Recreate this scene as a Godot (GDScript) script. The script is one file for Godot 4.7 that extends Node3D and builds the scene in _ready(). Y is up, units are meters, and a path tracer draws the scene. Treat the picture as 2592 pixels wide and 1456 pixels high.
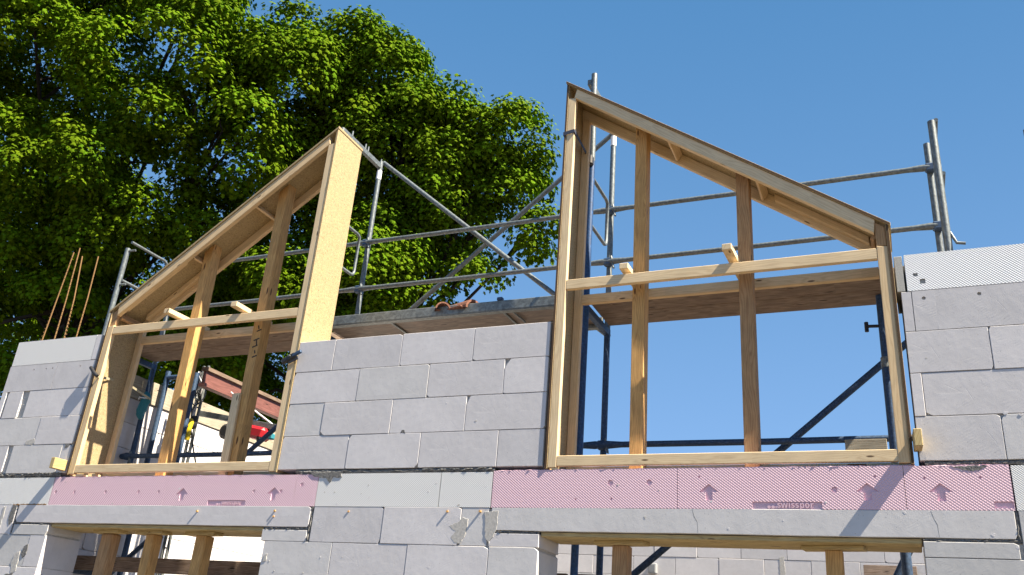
extends Node3D

const GROUND := -2.8
const H := 0.254           # course height
var rng := RandomNumberGenerator.new()
var M := {}
var taken := {}

# ------------------------------------------------------------------ naming
func numbered(n: String) -> String:
	var c: int = taken.get(n, 0)
	taken[n] = c + 1
	return n if c == 0 else "%s_%03d" % [n, c]

func thing(called: String, label: String, category: String, at := Vector3.ZERO, group := "") -> Node3D:
	var o := Node3D.new()
	o.name = numbered(called)
	add_child(o)
	o.position = at
	tag(o, label, category, group)
	return o

func tag(o: Node, label: String, category: String, group := "") -> void:
	o.set_meta("label", label)
	o.set_meta("category", category)
	if group != "":
		o.set_meta("group", group)

func place(mesh: Mesh, called: String, m: Material, parent: Node3D, xf := Transform3D.IDENTITY) -> MeshInstance3D:
	var o := MeshInstance3D.new()
	o.name = called if parent != self else numbered(called)
	o.mesh = mesh
	o.material_override = m
	parent.add_child(o, true)
	# xf is given in world axes: turn it into the parent's own
	var pw := Transform3D.IDENTITY
	var p: Node = parent
	while p != self and p != null:
		pw = (p as Node3D).transform * pw
		p = p.get_parent()
	o.transform = pw.affine_inverse() * xf
	return o

# ------------------------------------------------------------------ mesh helpers
func fresh() -> SurfaceTool:
	var st := SurfaceTool.new()
	st.begin(Mesh.PRIMITIVE_TRIANGLES)
	return st

func vert(st: SurfaceTool, p: Vector3, n: Vector3, along: Vector3, off: Vector2) -> void:
	st.set_normal(n)
	var ac := n.cross(along)
	if ac.length() < 0.3:
		ac = along.cross(Vector3(0.31, 0.87, 0.38)).normalized()
		var bc := along.cross(ac)
		st.set_uv(Vector2(p.dot(bc) * 0.2 + off.x, p.dot(ac) / 0.3 + off.y))
	else:
		st.set_uv(Vector2(p.dot(along) / 1.3 + off.x, p.dot(ac.normalized()) / 0.3 + off.y))
	st.add_vertex(p)

func tri(st: SurfaceTool, a: Vector3, b: Vector3, c: Vector3, n: Vector3, along: Vector3, off: Vector2) -> void:
	vert(st, a, n, along, off)
	if (b - a).cross(c - a).dot(n) > 0.0:
		vert(st, c, n, along, off); vert(st, b, n, along, off)
	else:
		vert(st, b, n, along, off); vert(st, c, n, along, off)

func quad(st: SurfaceTool, a: Vector3, b: Vector3, c: Vector3, d: Vector3, out: Vector3, along: Vector3, off: Vector2) -> void:
	var n := (c - a).cross(d - b).normalized()
	if n.dot(out) < 0.0:
		n = -n
	tri(st, a, b, c, n, along, off)
	tri(st, a, c, d, n, along, off)

# box with chamfered edges, centred, grain along `along`
func box_mesh(s: Vector3, ch := 0.003, along := Vector3.RIGHT, off := Vector2.ZERO) -> ArrayMesh:
	var st := fresh()
	var h := s * 0.5
	ch = min(ch, min(h.x, min(h.y, h.z)) * 0.6)
	for ax in 3:
		for sg in [-1.0, 1.0]:
			var u := (ax + 1) % 3
			var w := (ax + 2) % 3
			var n := Vector3.ZERO; n[ax] = sg
			var q := []
			for k in [[-1, -1], [1, -1], [1, 1], [-1, 1]]:
				var p := Vector3.ZERO
				p[ax] = sg * h[ax]; p[u] = k[0] * (h[u] - ch); p[w] = k[1] * (h[w] - ch)
				q.append(p)
			quad(st, q[0], q[1], q[2], q[3], n, along, off)
	for ax in 3:
		var u := (ax + 1) % 3
		var w := (ax + 2) % 3
		for k in [[-1, -1], [1, -1], [1, 1], [-1, 1]]:
			var q := []
			for e in [[-1, 0], [1, 0], [1, 1], [-1, 1]]:
				var p := Vector3.ZERO
				p[ax] = e[0] * (h[ax] - ch)
				p[u] = k[0] * (h[u] - (0.0 if e[1] == 0 else ch))
				p[w] = k[1] * (h[w] - (ch if e[1] == 0 else 0.0))
				q.append(p)
			var n := Vector3.ZERO; n[u] = k[0]; n[w] = k[1]
			quad(st, q[0], q[1], q[2], q[3], n, along, off)
	for sx in [-1.0, 1.0]:
		for sy in [-1.0, 1.0]:
			for sz in [-1.0, 1.0]:
				var a := Vector3(sx * h.x, sy * (h.y - ch), sz * (h.z - ch))
				var b := Vector3(sx * (h.x - ch), sy * h.y, sz * (h.z - ch))
				var c := Vector3(sx * (h.x - ch), sy * (h.y - ch), sz * h.z)
				tri(st, a, b, c, Vector3(sx, sy, sz).normalized(), along, off)
	return st.commit()

func rnd_off() -> Vector2:
	return Vector2(rng.randf() * 7.0, rng.randf() * 7.0)

# a timber from a to b; `up` is the direction of its width w, t is its thickness
func board(called: String, parent: Node3D, m: Material, a: Vector3, b: Vector3, up: Vector3, w: float, t: float, ch := 0.003) -> MeshInstance3D:
	var x := (b - a).normalized()
	var z := x.cross(up).normalized()
	var y := z.cross(x)
	var mesh := box_mesh(Vector3(a.distance_to(b), w, t), ch, Vector3.RIGHT, rnd_off())
	return place(mesh, called, m, parent, Transform3D(Basis(x, y, z), (a + b) * 0.5))

# extruded outline (xy), chamfered towards the front
func extrude_mesh(poly: PackedVector2Array, zb: float, zf: float, ch := 0.003, along := Vector3.RIGHT, back_ch := 0.0) -> ArrayMesh:
	var off := rnd_off()
	if not Geometry2D.is_polygon_clockwise(poly):
		pass
	else:
		poly.reverse()
	var n := poly.size()
	var ins := PackedVector2Array()
	for i in n:
		var p0 := poly[(i + n - 1) % n]; var p1 := poly[i]; var p2 := poly[(i + 1) % n]
		var e0 := (p1 - p0).normalized(); var e1 := (p2 - p1).normalized()
		var n0 := Vector2(-e0.y, e0.x); var n1 := Vector2(-e1.y, e1.x)
		var bi := (n0 + n1)
		bi = n0 if bi.length() < 0.1 else bi.normalized()
		ins.append(p1 + bi * ch / max(0.5, bi.dot(n0)))
	var st := fresh()
	var idx := Geometry2D.triangulate_polygon(ins)
	for i in range(0, idx.size(), 3):
		var a := ins[idx[i]]; var b := ins[idx[i + 1]]; var c := ins[idx[i + 2]]
		tri(st, Vector3(a.x, a.y, zf), Vector3(b.x, b.y, zf), Vector3(c.x, c.y, zf), Vector3.BACK, along, off)
	var bk := ins if back_ch > 0.0 else poly
	idx = Geometry2D.triangulate_polygon(bk)
	for i in range(0, idx.size(), 3):
		var a := bk[idx[i]]; var b := bk[idx[i + 1]]; var c := bk[idx[i + 2]]
		tri(st, Vector3(a.x, a.y, zb), Vector3(b.x, b.y, zb), Vector3(c.x, c.y, zb), Vector3.FORWARD, along, off)
	for i in n:
		var j := (i + 1) % n
		var a := poly[i]; var b := poly[j]
		var e := (b - a).normalized()
		var o := Vector3(e.y, -e.x, 0)
		quad(st, Vector3(a.x, a.y, zf - ch), Vector3(b.x, b.y, zf - ch), Vector3(b.x, b.y, zb + back_ch), Vector3(a.x, a.y, zb + back_ch), o, along, off)
		if ch > 0.0:
			quad(st, Vector3(a.x, a.y, zf - ch), Vector3(b.x, b.y, zf - ch), Vector3(ins[j].x, ins[j].y, zf), Vector3(ins[i].x, ins[i].y, zf), o + Vector3.BACK, along, off)
		if back_ch > 0.0:
			quad(st, Vector3(a.x, a.y, zb + back_ch), Vector3(b.x, b.y, zb + back_ch), Vector3(ins[j].x, ins[j].y, zb), Vector3(ins[i].x, ins[i].y, zb), o + Vector3.FORWARD, along, off)
	return st.commit()

func extr(called: String, parent: Node3D, m: Material, pts: Array, zb: float, zf: float, ch := 0.003, along := Vector3.UP) -> MeshInstance3D:
	return place(extrude_mesh(PackedVector2Array(pts), zb, zf, ch, along, ch * 0.7), called, m, parent)

# round tube along a path of points with a radius at each
func tube_mesh(pts: Array, rad: Array, sides := 12, caps := true) -> ArrayMesh:
	var st := fresh()
	var rings := []
	var norms := []
	var n := pts.size()
	var ref := Vector3.UP
	for i in n:
		var d: Vector3
		if i == 0: d = pts[1] - pts[0]
		elif i == n - 1: d = pts[n - 1] - pts[n - 2]
		else: d = (pts[i + 1] - pts[i]).normalized() + (pts[i] - pts[i - 1]).normalized()
		d = d.normalized()
		if i == 0:
			ref = Vector3.UP if abs(d.y) < 0.9 else Vector3.RIGHT
		var u := (ref - d * ref.dot(d)).normalized()
		ref = u
		var v := d.cross(u)
		var ring := []
		var nr := []
		for k in sides:
			var a := TAU * k / sides
			var o := u * cos(a) + v * sin(a)
			nr.append(o)
			ring.append(pts[i] + o * float(rad[i]))
		rings.append(ring); norms.append(nr)
	var len_ := 0.0
	for i in n - 1:
		var l2: float = len_ + (pts[i + 1] - pts[i]).length()
		for k in sides:
			var j := (k + 1) % sides
			var f := [[i, k], [i, j], [i + 1, j], [i, k], [i + 1, j], [i + 1, k]]
			var a: Vector3 = rings[i][k]; var b: Vector3 = rings[i][j]; var c: Vector3 = rings[i + 1][j]
			if (b - a).cross(c - a).dot(norms[i][k]) > 0.0:
				f = [[i, k], [i + 1, j], [i, j], [i, k], [i + 1, k], [i + 1, j]]
			for q in f:
				st.set_normal(norms[q[0]][q[1]])
				st.set_uv(Vector2((len_ if q[0] == i else l2) / 1.3, float(q[1]) / sides))
				st.add_vertex(rings[q[0]][q[1]])
		len_ = l2
	if caps:
		for e in [0, n - 1]:
			var d: Vector3 = (pts[0] - pts[1]).normalized() if e == 0 else (pts[n - 1] - pts[n - 2]).normalized()
			for k in sides:
				tri(st, pts[e], rings[e][k], rings[e][(k + 1) % sides], d, Vector3.UP if abs(d.y) < 0.9 else Vector3.RIGHT, Vector2.ZERO)
	return st.commit()

func tube(called: String, parent: Node3D, m: Material, pts: Array, r: float, sides := 12) -> MeshInstance3D:
	var rad := []
	for i in pts.size(): rad.append(r)
	return place(tube_mesh(pts, rad, sides), called, m, parent)

# tube with flattened, wider ends, as on scaffold rails
func rail(called: String, parent: Node3D, m: Material, a: Vector3, b: Vector3, r: float) -> MeshInstance3D:
	var d := (b - a).normalized()
	var l := a.distance_to(b)
	var pts := [a, a + d * 0.05, a + d * 0.16, a + d * (l * 0.5) + Vector3(0, -0.004, 0), b - d * 0.16, b - d * 0.05, b]
	return place(tube_mesh(pts, [r * 1.05, r * 1.35, r, r, r, r * 1.35, r * 1.05], 12), called, m, parent)

# ------------------------------------------------------------------ textures and materials
func noise(freq: float, sd: int, kind := FastNoiseLite.TYPE_SIMPLEX_SMOOTH, oct := 3) -> FastNoiseLite:
	var n := FastNoiseLite.new()
	n.noise_type = kind; n.frequency = freq; n.seed = sd
	n.fractal_octaves = oct
	return n

func tex(im: Image) -> ImageTexture:
	return ImageTexture.create_from_image(im)

func normal_of(im: Image, amount: float) -> ImageTexture:
	var c: Image = im.duplicate()
	c.convert(Image.FORMAT_RGBA8)
	c.bump_map_to_normal_map(amount)
	return ImageTexture.create_from_image(c)

func wood_image(sd: int, contrast: float, knots: int) -> Image:
	var w := 512; var h := 192
	var im := Image.create(w, h, false, Image.FORMAT_RGB8)
	var n1 := noise(0.006, sd); var n2 := noise(0.05, sd + 1); var n3 := noise(0.2, sd + 2)
	var r := RandomNumberGenerator.new(); r.seed = sd
	var kn := []
	for i in knots: kn.append(Vector3(r.randf() * w, r.randf() * h, r.randf_range(3.0, 6.5)))
	for y in h:
		for x in w:
			var warp := n1.get_noise_2d(x * 0.6, y * 2.5) * 22.0
			var dark := 0.0
			for k in kn:
				var dx: float = (x - k.x) * 0.42; var dy: float = y - k.y
				var d := sqrt(dx * dx + dy * dy)
				warp += 16.0 * exp(-d * d / (k.z * k.z * 7.0)) * sign(dy)
				dark = max(dark, clamp((k.z - d) / 2.0, 0.0, 1.0))
			var ring := 0.5 + 0.5 * sin((y + warp) * 0.62)
			ring = pow(ring, 2.2)
			var fine := n2.get_noise_2d(x * 0.25, y * 9.0) * 0.5 + n3.get_noise_2d(x * 0.4, y * 4.0) * 0.35
			var blot := n1.get_noise_2d(x * 2.0 + 500.0, y * 3.0)
			var v: float = 1.0 - contrast * (0.30 * ring + 0.35 * (0.5 + fine) + 0.22 * blot)
			v = clamp(v, 0.2, 1.0) * (1.0 - 0.55 * dark)
			var red: float = contrast * 0.16 * ring + 0.2 * dark
			im.set_pixel(x, y, Color(v, v * (1.0 - red * 0.55), v * (1.0 - red)))
	im.generate_mipmaps()
	return im

func chip_image() -> Image:
	var s := 512
	var im := Image.create(s, s, false, Image.FORMAT_RGB8)
	im.fill(Color(0.82, 0.78, 0.70))
	var r := RandomNumberGenerator.new(); r.seed = 41
	for i in 15000:
		var v := r.randf_range(0.58, 1.0)
		var c := Color(v, v * r.randf_range(0.92, 1.0), v * r.randf_range(0.78, 0.96))
		if r.randf() < 0.06: c = Color(0.45, 0.33, 0.2)
		var l := r.randf_range(3.0, 11.0); var a := r.randf() * TAU
		var x := r.randf() * s; var y := r.randf() * s
		for k in int(l):
			var px := int(x + cos(a) * k) % s; var py := int(y + sin(a) * k) % s
			if px < 0: px += s
			if py < 0: py += s
			im.set_pixel(px, py, c)
			if r.randf() < 0.6: im.set_pixel((px + 1) % s, py, c)
	im.generate_mipmaps()
	return im

func aac_images() -> Array:
	var s := 512
	var col := Image.create(s, s, false, Image.FORMAT_RGB8)
	var hgt := Image.create(s, s, false, Image.FORMAT_RGB8)
	var big := noise(0.006, 5); var mid := noise(0.03, 6); var fine := noise(0.28, 7)
	var saw := noise(0.012, 8)
	var r := RandomNumberGenerator.new(); r.seed = 17
	for y in s:
		for x in s:
			var b := big.get_noise_2d(x, y); var m := mid.get_noise_2d(x, y); var f := fine.get_noise_2d(x, y)
			var sl: float = sin((x * 0.55 + y) * 0.55 + saw.get_noise_2d(x, y) * 5.0) * max(0.0, saw.get_noise_2d(x + 300, y))
			var v := 0.94 + 0.03 * b + 0.014 * m + 0.018 * f
			col.set_pixel(x, y, Color(v, v * 0.995, v))
			var hh: float = clamp(0.6 + 0.13 * f + 0.12 * m + 0.10 * sl + 0.1 * b, 0.0, 1.0)
			hgt.set_pixel(x, y, Color(hh, hh, hh))
	for i in 260:
		var x := r.randi() % s; var y := r.randi() % s
		var d := r.randf_range(0.62, 0.88)
		for k in (1 + r.randi() % 3):
			col.set_pixel((x + k) % s, y, col.get_pixel((x + k) % s, y) * d)
			hgt.set_pixel((x + k) % s, y, Color(0.2, 0.2, 0.2))
	for i in 9:    # scratches
		var x := r.randf() * s; var y := r.randf() * s; var a := r.randf_range(0.3, 1.2) * (1.0 if r.randf() < 0.6 else -1.0)
		for k in r.randi_range(25, 90):
			var px := int(x + cos(a) * k) % s; var py := int(y + sin(a) * k) % s
			if px < 0: px += s
			if py < 0: py += s
			hgt.set_pixel(px, py, Color(0.3, 0.3, 0.3))
	col.generate_mipmaps()
	return [col, hgt]

func dimple_image(rnd: bool) -> Image:
	var s := 48
	var im := Image.create(s, s, false, Image.FORMAT_RGB8)
	for y in s:
		for x in s:
			var best := 9.0
			for c in [Vector2(0, 0), Vector2(s, 0), Vector2(0, s), Vector2(s, s), Vector2(s * 0.5, s * 0.5)]:
				var d: Vector2 = Vector2(x + 0.5, y + 0.5) - c
				best = min(best, (d / s).length())
			var v: float
			if rnd: v = clamp((best - 0.12) / 0.22, 0.0, 1.0)
			else: v = clamp((best - 0.16) / 0.20, 0.0, 1.0)
			im.set_pixel(x, y, Color(v, v, v))
	im.generate_mipmaps()
	return im

func mottle_image(sd: int, lo: float, hi: float, freq: float) -> Image:
	var s := 256
	var im := Image.create(s, s, false, Image.FORMAT_RGB8)
	var a := noise(freq, sd); var b := noise(freq * 6.0, sd + 3)
	for y in s:
		for x in s:
			var t: float = clamp(0.5 + 0.55 * a.get_noise_2d(x, y) + 0.35 * b.get_noise_2d(x, y), 0.0, 1.0)
			var v := lerpf(lo, hi, t)
			im.set_pixel(x, y, Color(v, v, v))
	im.generate_mipmaps()
	return im

func lin(r: float, g: float, b: float) -> Color:
	return Color(r, g, b).linear_to_srgb()

func plain(c: Color, rough := 0.8, metal := 0.0) -> StandardMaterial3D:
	var m := StandardMaterial3D.new()
	m.albedo_color = c; m.roughness = rough; m.metallic = metal
	return m

func tri_mat(c: Color, im: Image, size: Vector3, rough: float, metal := 0.0, hgt: Image = null, amount := 0.0, off := Vector3.ZERO) -> StandardMaterial3D:
	var m := plain(c, rough, metal)
	if im: m.albedo_texture = tex_of(im)
	m.uv1_triplanar = true
	m.uv1_scale = Vector3(1.0 / size.x, 1.0 / size.y, 1.0 / size.z)
	m.uv1_offset = off
	m.uv1_triplanar_sharpness = 8.0
	if hgt:
		m.normal_enabled = true
		m.normal_texture = norm_of(hgt, amount)
	return m

var tex_cache := {}
func tex_of(im: Image) -> ImageTexture:
	if not tex_cache.has(im): tex_cache[im] = tex(im)
	return tex_cache[im]
func norm_of(im: Image, amount: float) -> ImageTexture:
	var key := str(im.get_instance_id()) + "_" + str(amount)
	if not tex_cache.has(key): tex_cache[key] = normal_of(im, amount)
	return tex_cache[key]

func wood_mat(c: Color, im: Image, rough := 0.75) -> StandardMaterial3D:
	var m := plain(c, rough)
	m.albedo_texture = tex_of(im)
	return m

func materials() -> void:
	var aac := aac_images()
	var tones := [lin(0.69, 0.682, 0.685), lin(0.65, 0.645, 0.65), lin(0.73, 0.722, 0.725), lin(0.672, 0.672, 0.665)]
	for i in 4:
		M["aac%d" % i] = tri_mat(tones[i], aac[0], Vector3(0.85, 0.85, 0.85), 0.95, 0.0, aac[1], 0.9, Vector3(0.21 * i, 0.37 * i, 0.11 * i))
	M.aac_grey = tri_mat(lin(0.58, 0.585, 0.575), aac[0], Vector3(0.7, 0.7, 0.7), 0.95, 0.0, aac[1], 1.1, Vector3(0.5, 0.2, 0))
	var mort := mottle_image(31, 0.55, 1.0, 0.05)
	M.mortar = tri_mat(lin(0.27, 0.27, 0.265), mort, Vector3(0.25, 0.25, 0.25), 1.0, 0.0, mort, 4.0)
	var mort2 := mottle_image(35, 0.84, 1.0, 0.03)
	M.smear = tri_mat(lin(0.56, 0.545, 0.512), mort2, Vector3(0.2, 0.2, 0.2), 1.0, 0.0, mort2, 2.5)
	var wd1 := wood_image(3, 0.2, 2); var wd2 := wood_image(9, 0.36, 4); var wd3 := wood_image(21, 0.6, 3)
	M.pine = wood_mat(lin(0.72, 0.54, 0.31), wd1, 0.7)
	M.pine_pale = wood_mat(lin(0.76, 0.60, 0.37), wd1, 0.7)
	M.stud = wood_mat(lin(0.64, 0.375, 0.13), wd2, 0.75)
	M.stud_brown = wood_mat(lin(0.47, 0.285, 0.135), wd2, 0.8)
	M.plank_old = wood_mat(lin(0.27, 0.20, 0.15), wd3, 0.9)
	M.plywood = wood_mat(lin(0.27, 0.20, 0.15), wd3, 0.6)
	M.form = wood_mat(lin(0.55, 0.43, 0.20), wd2, 0.7)
	M.form_grey = wood_mat(lin(0.42, 0.385, 0.30), wd2, 0.8)
	M.beam_red = wood_mat(lin(0.21, 0.085, 0.07), wd2, 0.6)
	var chip := chip_image()
	M.chip = tri_mat(lin(0.56, 0.475, 0.315), chip, Vector3(0.7, 0.7, 0.7), 0.75)
	M.chip_edge = tri_mat(lin(0.12, 0.075, 0.045), chip, Vector3(0.3, 0.3, 0.3), 0.9)
	var galv := mottle_image(77, 0.62, 1.0, 0.03)
	M.steel = tri_mat(lin(0.215, 0.25, 0.265), galv, Vector3(0.3, 0.3, 0.3), 0.5, 0.35)
	M.steel_shaded = tri_mat(lin(0.075, 0.135, 0.245), galv, Vector3(0.2, 0.2, 0.2), 0.6, 0.45)  # darker, bluer copy of the galvanised steel, shade put into the colour
	M.steel_blue = tri_mat(lin(0.03, 0.10, 0.27), galv, Vector3(0.3, 0.3, 0.3), 0.5, 0.1)  # blue here is sky-lit shade put into the tube colour
	M.alu = tri_mat(lin(0.26, 0.285, 0.28), galv, Vector3(0.4, 0.4, 0.4), 0.5, 0.35)
	M.white_tape = plain(lin(0.78, 0.79, 0.8), 0.6)
	var dim := dimple_image(true); var dim2 := dimple_image(false)
	M.pink = tri_mat(lin(0.70, 0.495, 0.572), null, Vector3(0.021, 0.0165, 0.021), 0.85, 0.0, dim, 4.0)
	M.pink_flat = plain(lin(0.69, 0.485, 0.562), 0.85)
	M.foam_white = tri_mat(lin(0.665, 0.68, 0.685), null, Vector3(0.015, 0.013, 0.015), 0.9, 0.0, dim2, 5.0)
	M.foam_bright = tri_mat(lin(0.76, 0.78, 0.80), null, Vector3(0.018, 0.016, 0.018), 0.9, 0.0, dim2, 3.8)
	M.foam_plain = tri_mat(lin(0.70, 0.70, 0.66), mort, Vector3(0.06, 0.06, 0.06), 0.95, 0.0, mort, 6.0)
	M.rust = tri_mat(lin(0.34, 0.19, 0.07), mort, Vector3(0.05, 0.05, 0.05), 0.9)
	M.clay = tri_mat(lin(0.30, 0.125, 0.075), mort, Vector3(0.2, 0.2, 0.2), 0.85)
	M.strap = plain(lin(0.03, 0.04, 0.07), 0.7)
	M.strap_pale = plain(lin(0.35, 0.31, 0.2), 0.8)
	M.black = plain(lin(0.02, 0.02, 0.022), 0.55)
	M.mark = plain(lin(0.035, 0.025, 0.02), 0.8)
	M.red = plain(lin(0.40, 0.012, 0.02), 0.4)
	M.yellow = plain(lin(0.72, 0.55, 0.02), 0.45)
	M.blue = tri_mat(lin(0.03, 0.34, 0.44), mort, Vector3(0.05, 0.05, 0.05), 0.6)
	M.bark = tri_mat(lin(0.035, 0.028, 0.022), mort, Vector3(0.5, 1.2, 0.5), 1.0, 0.0, mort, 6.0)
	M.soil = tri_mat(lin(0.16, 0.135, 0.10), mort, Vector3(3, 3, 3), 1.0)
	var leaf := StandardMaterial3D.new()
	leaf.vertex_color_use_as_albedo = true
	leaf.albedo_color = Color.WHITE
	leaf.roughness = 0.85
	leaf.metallic_specular = 0.15
	leaf.cull_mode = BaseMaterial3D.CULL_DISABLED
	leaf.backlight_enabled = true
	leaf.backlight = lin(0.075, 0.145, 0.002)
	M.leaf = leaf

# ------------------------------------------------------------------ walls
var broken := Vector2(-1, 0)   # corner number and size of a broken corner
func block_outline(w: float, h: float, rough: float, chip: float) -> PackedVector2Array:
	var p := PackedVector2Array()
	var c := [Vector2(-w / 2, -h / 2), Vector2(w / 2, -h / 2), Vector2(w / 2, h / 2), Vector2(-w / 2, h / 2)]
	for i in 4:
		var a: Vector2 = c[i]; var b: Vector2 = c[(i + 1) % 4]; var z: Vector2 = c[(i + 3) % 4]
		if i == int(broken.x) or (rng.randf() < chip and w > 0.12):
			var k: float = broken.y if i == int(broken.x) else rng.randf_range(0.006, 0.022)
			p.append(a + (z - a).normalized() * k * rng.randf_range(0.5, 1.4))
			p.append(a + (b - a).normalized() * k + (z - a).normalized() * k * 0.25)
			p.append(a + (b - a).normalized() * k * 1.6)
		else:
			p.append(a)
		var l := a.distance_to(b)
		var n := int(l / 0.15)
		var inward := (b - a).normalized().orthogonal() * -1.0
		for j in range(1, n):
			p.append(a.lerp(b, (j + rng.randf_range(-0.25, 0.25)) / n) + inward * rng.randf_range(-rough, rough))
	return p

var row_tone := 0
func block(parent: Node3D, x0: float, x1: float, y0: float, y1: float, m: Material = null, called := "block", set_back := 0.0, gap := 0.0017, depth := 0.36) -> MeshInstance3D:
	var w := x1 - x0 - gap * 2.0; var h := y1 - y0 - gap * 2.0
	if m == null:
		row_tone += 1 + rng.randi() % 2
		m = M["aac%d" % (row_tone % 4)]
	var mesh := extrude_mesh(block_outline(w, h, 0.0013, 0.26), -depth, 0.0, 0.0022, Vector3.RIGHT, 0.002)
	return place(mesh, called, m, parent, Transform3D(Basis.IDENTITY, Vector3((x0 + x1) / 2, (y0 + y1) / 2, -set_back + rng.randf_range(-0.0018, 0.0012))))

func lumpy(called: String, parent: Node3D, m: Material, x0: float, x1: float, yc: float, hh: float, proud: float, sd: int, vertical := false) -> void:
	# squeezed-out mortar: a rough bead with an uneven edge
	var n := noise(9.0, sd, FastNoiseLite.TYPE_SIMPLEX, 3)
	var st := fresh()
	var nx := int((x1 - x0) / 0.012) + 2
	var rows := 5
	var g := []
	for i in nx + 1:
		var x := lerpf(x0, x1, float(i) / nx)
		var up: float = hh * (1.0 + 0.55 * n.get_noise_2d(x, 3.0)); var dn: float = hh * (1.0 + 0.55 * n.get_noise_2d(x, 9.0))
		var col := []
		for j in rows + 1:
			var t := float(j) / rows
			var y := yc - dn + (up + dn) * t + n.get_noise_2d(x * 2.0, t + 20.0) * hh * 0.15
			var z := -0.012 + (proud + 0.012) * sin(PI * t) * (0.65 + 0.7 * n.get_noise_2d(x * 1.6, t * 0.4 + 40.0))
			col.append(Vector3(y, x, z) if vertical else Vector3(x, y, z))
		g.append(col)
	for i in nx:
		for j in rows:
			quad(st, g[i][j], g[i + 1][j], g[i + 1][j + 1], g[i][j + 1], Vector3.BACK, Vector3.RIGHT, Vector2.ZERO)
	place(st.commit(), called, m, parent)

func smear(parent: Node3D, m: Material, pts: Array, thick := 0.0014, called := "mortar_smear") -> void:
	var p := PackedVector2Array()
	var n := pts.size()
	for i in n:
		var a: Vector2 = pts[i]; var b: Vector2 = pts[(i + 1) % n]
		var k := int(max(1.0, a.distance_to(b) / 0.015))
		for j in k:
			p.append(a.lerp(b, float(j) / k) + Vector2(rng.randf_range(-0.0045, 0.0045), rng.randf_range(-0.0045, 0.0045)) * (0.09 if called == "crack" else 1.0))
	place(extrude_mesh(p, -0.004, thick, 0.001), called, m, parent)

func foam_board(parent: Node3D, x0: float, x1: float, y0: float, y1: float, m: Material, cuts: Array, called := "insulation_board") -> CSGBox3D:
	var b := CSGBox3D.new()
	b.name = called
	b.size = Vector3(x1 - x0 - 0.003, y1 - y0, 0.12)
	b.material = m
	parent.add_child(b, true)
	var c := Vector3((x0 + x1) / 2, (y0 + y1) / 2, -0.06)
	b.position = c - parent.position
	for q in cuts:
		var s: CSGShape3D
		if q[0] == "hole":
			var cy := CSGCylinder3D.new()
			cy.radius = q[3]; cy.height = 0.014; cy.sides = 14
			cy.rotation.x = PI / 2
			s = cy
		elif q[0] == "arrow":
			var pg := CSGPolygon3D.new()
			pg.polygon = PackedVector2Array([Vector2(-0.02, -0.048), Vector2(0.02, -0.048), Vector2(0.02, 0.0), Vector2(0.06, 0.0), Vector2(0, 0.048), Vector2(-0.06, 0.0), Vector2(-0.02, 0.0)])
			pg.depth = 0.03
			pg.mode = CSGPolygon3D.MODE_DEPTH
			s = pg
		else:
			var bx := CSGBox3D.new()
			bx.size = Vector3(q[3], q[4], 0.016)
			s = bx
		s.name = "recess"
		s.operation = CSGShape3D.OPERATION_SUBTRACTION
		s.set("material", M.pink_flat if m == M.pink else M.foam_plain)
		b.add_child(s, true)
		s.position = Vector3(q[1], q[2], 0.0) - Vector3(c.x, c.y, 0.0)
		s.position.z = 0.06 + (0.021 if q[0] == "arrow" else 0.0)
		if q[0] == "hole": s.position.z = 0.06
	return b

func drilled(parent: Node3D, x0: float, x1: float, y0: float, y1: float, holes: Array) -> void:
	var b := CSGBox3D.new()
	b.name = "block"
	b.size = Vector3(x1 - x0 - 0.004, y1 - y0 - 0.004, 0.36)
	b.material = M.aac1
	parent.add_child(b, true)
	b.position = Vector3((x0 + x1) / 2, (y0 + y1) / 2, -0.18) - parent.position
	for hx in holes:
		var c := CSGCylinder3D.new()
		c.name = "drill_hole"
		c.radius = 0.011 if hx > 0.0 else 0.008
		c.height = 0.07
		c.sides = 12
		c.rotation.x = PI / 2
		c.operation = CSGShape3D.OPERATION_SUBTRACTION
		c.material = M.aac1
		b.add_child(c, true)
		c.position = Vector3(hx - (x0 + x1) / 2, y1 - 0.05 - (y0 + y1) / 2, 0.18)

func lettering(parent: Node3D, text: String, at: Vector3, size: float) -> void:
	var t := TextMesh.new()
	var f := SystemFont.new(); f.font_names = PackedStringArray(["Droid Sans"]); f.font_weight = 700
	t.font = f; t.text = text; t.font_size = 32
	t.pixel_size = size / 32.0; t.depth = 0.009
	place(t, "lettering", M.pink_flat, parent, Transform3D(Basis.IDENTITY, at))

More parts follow.
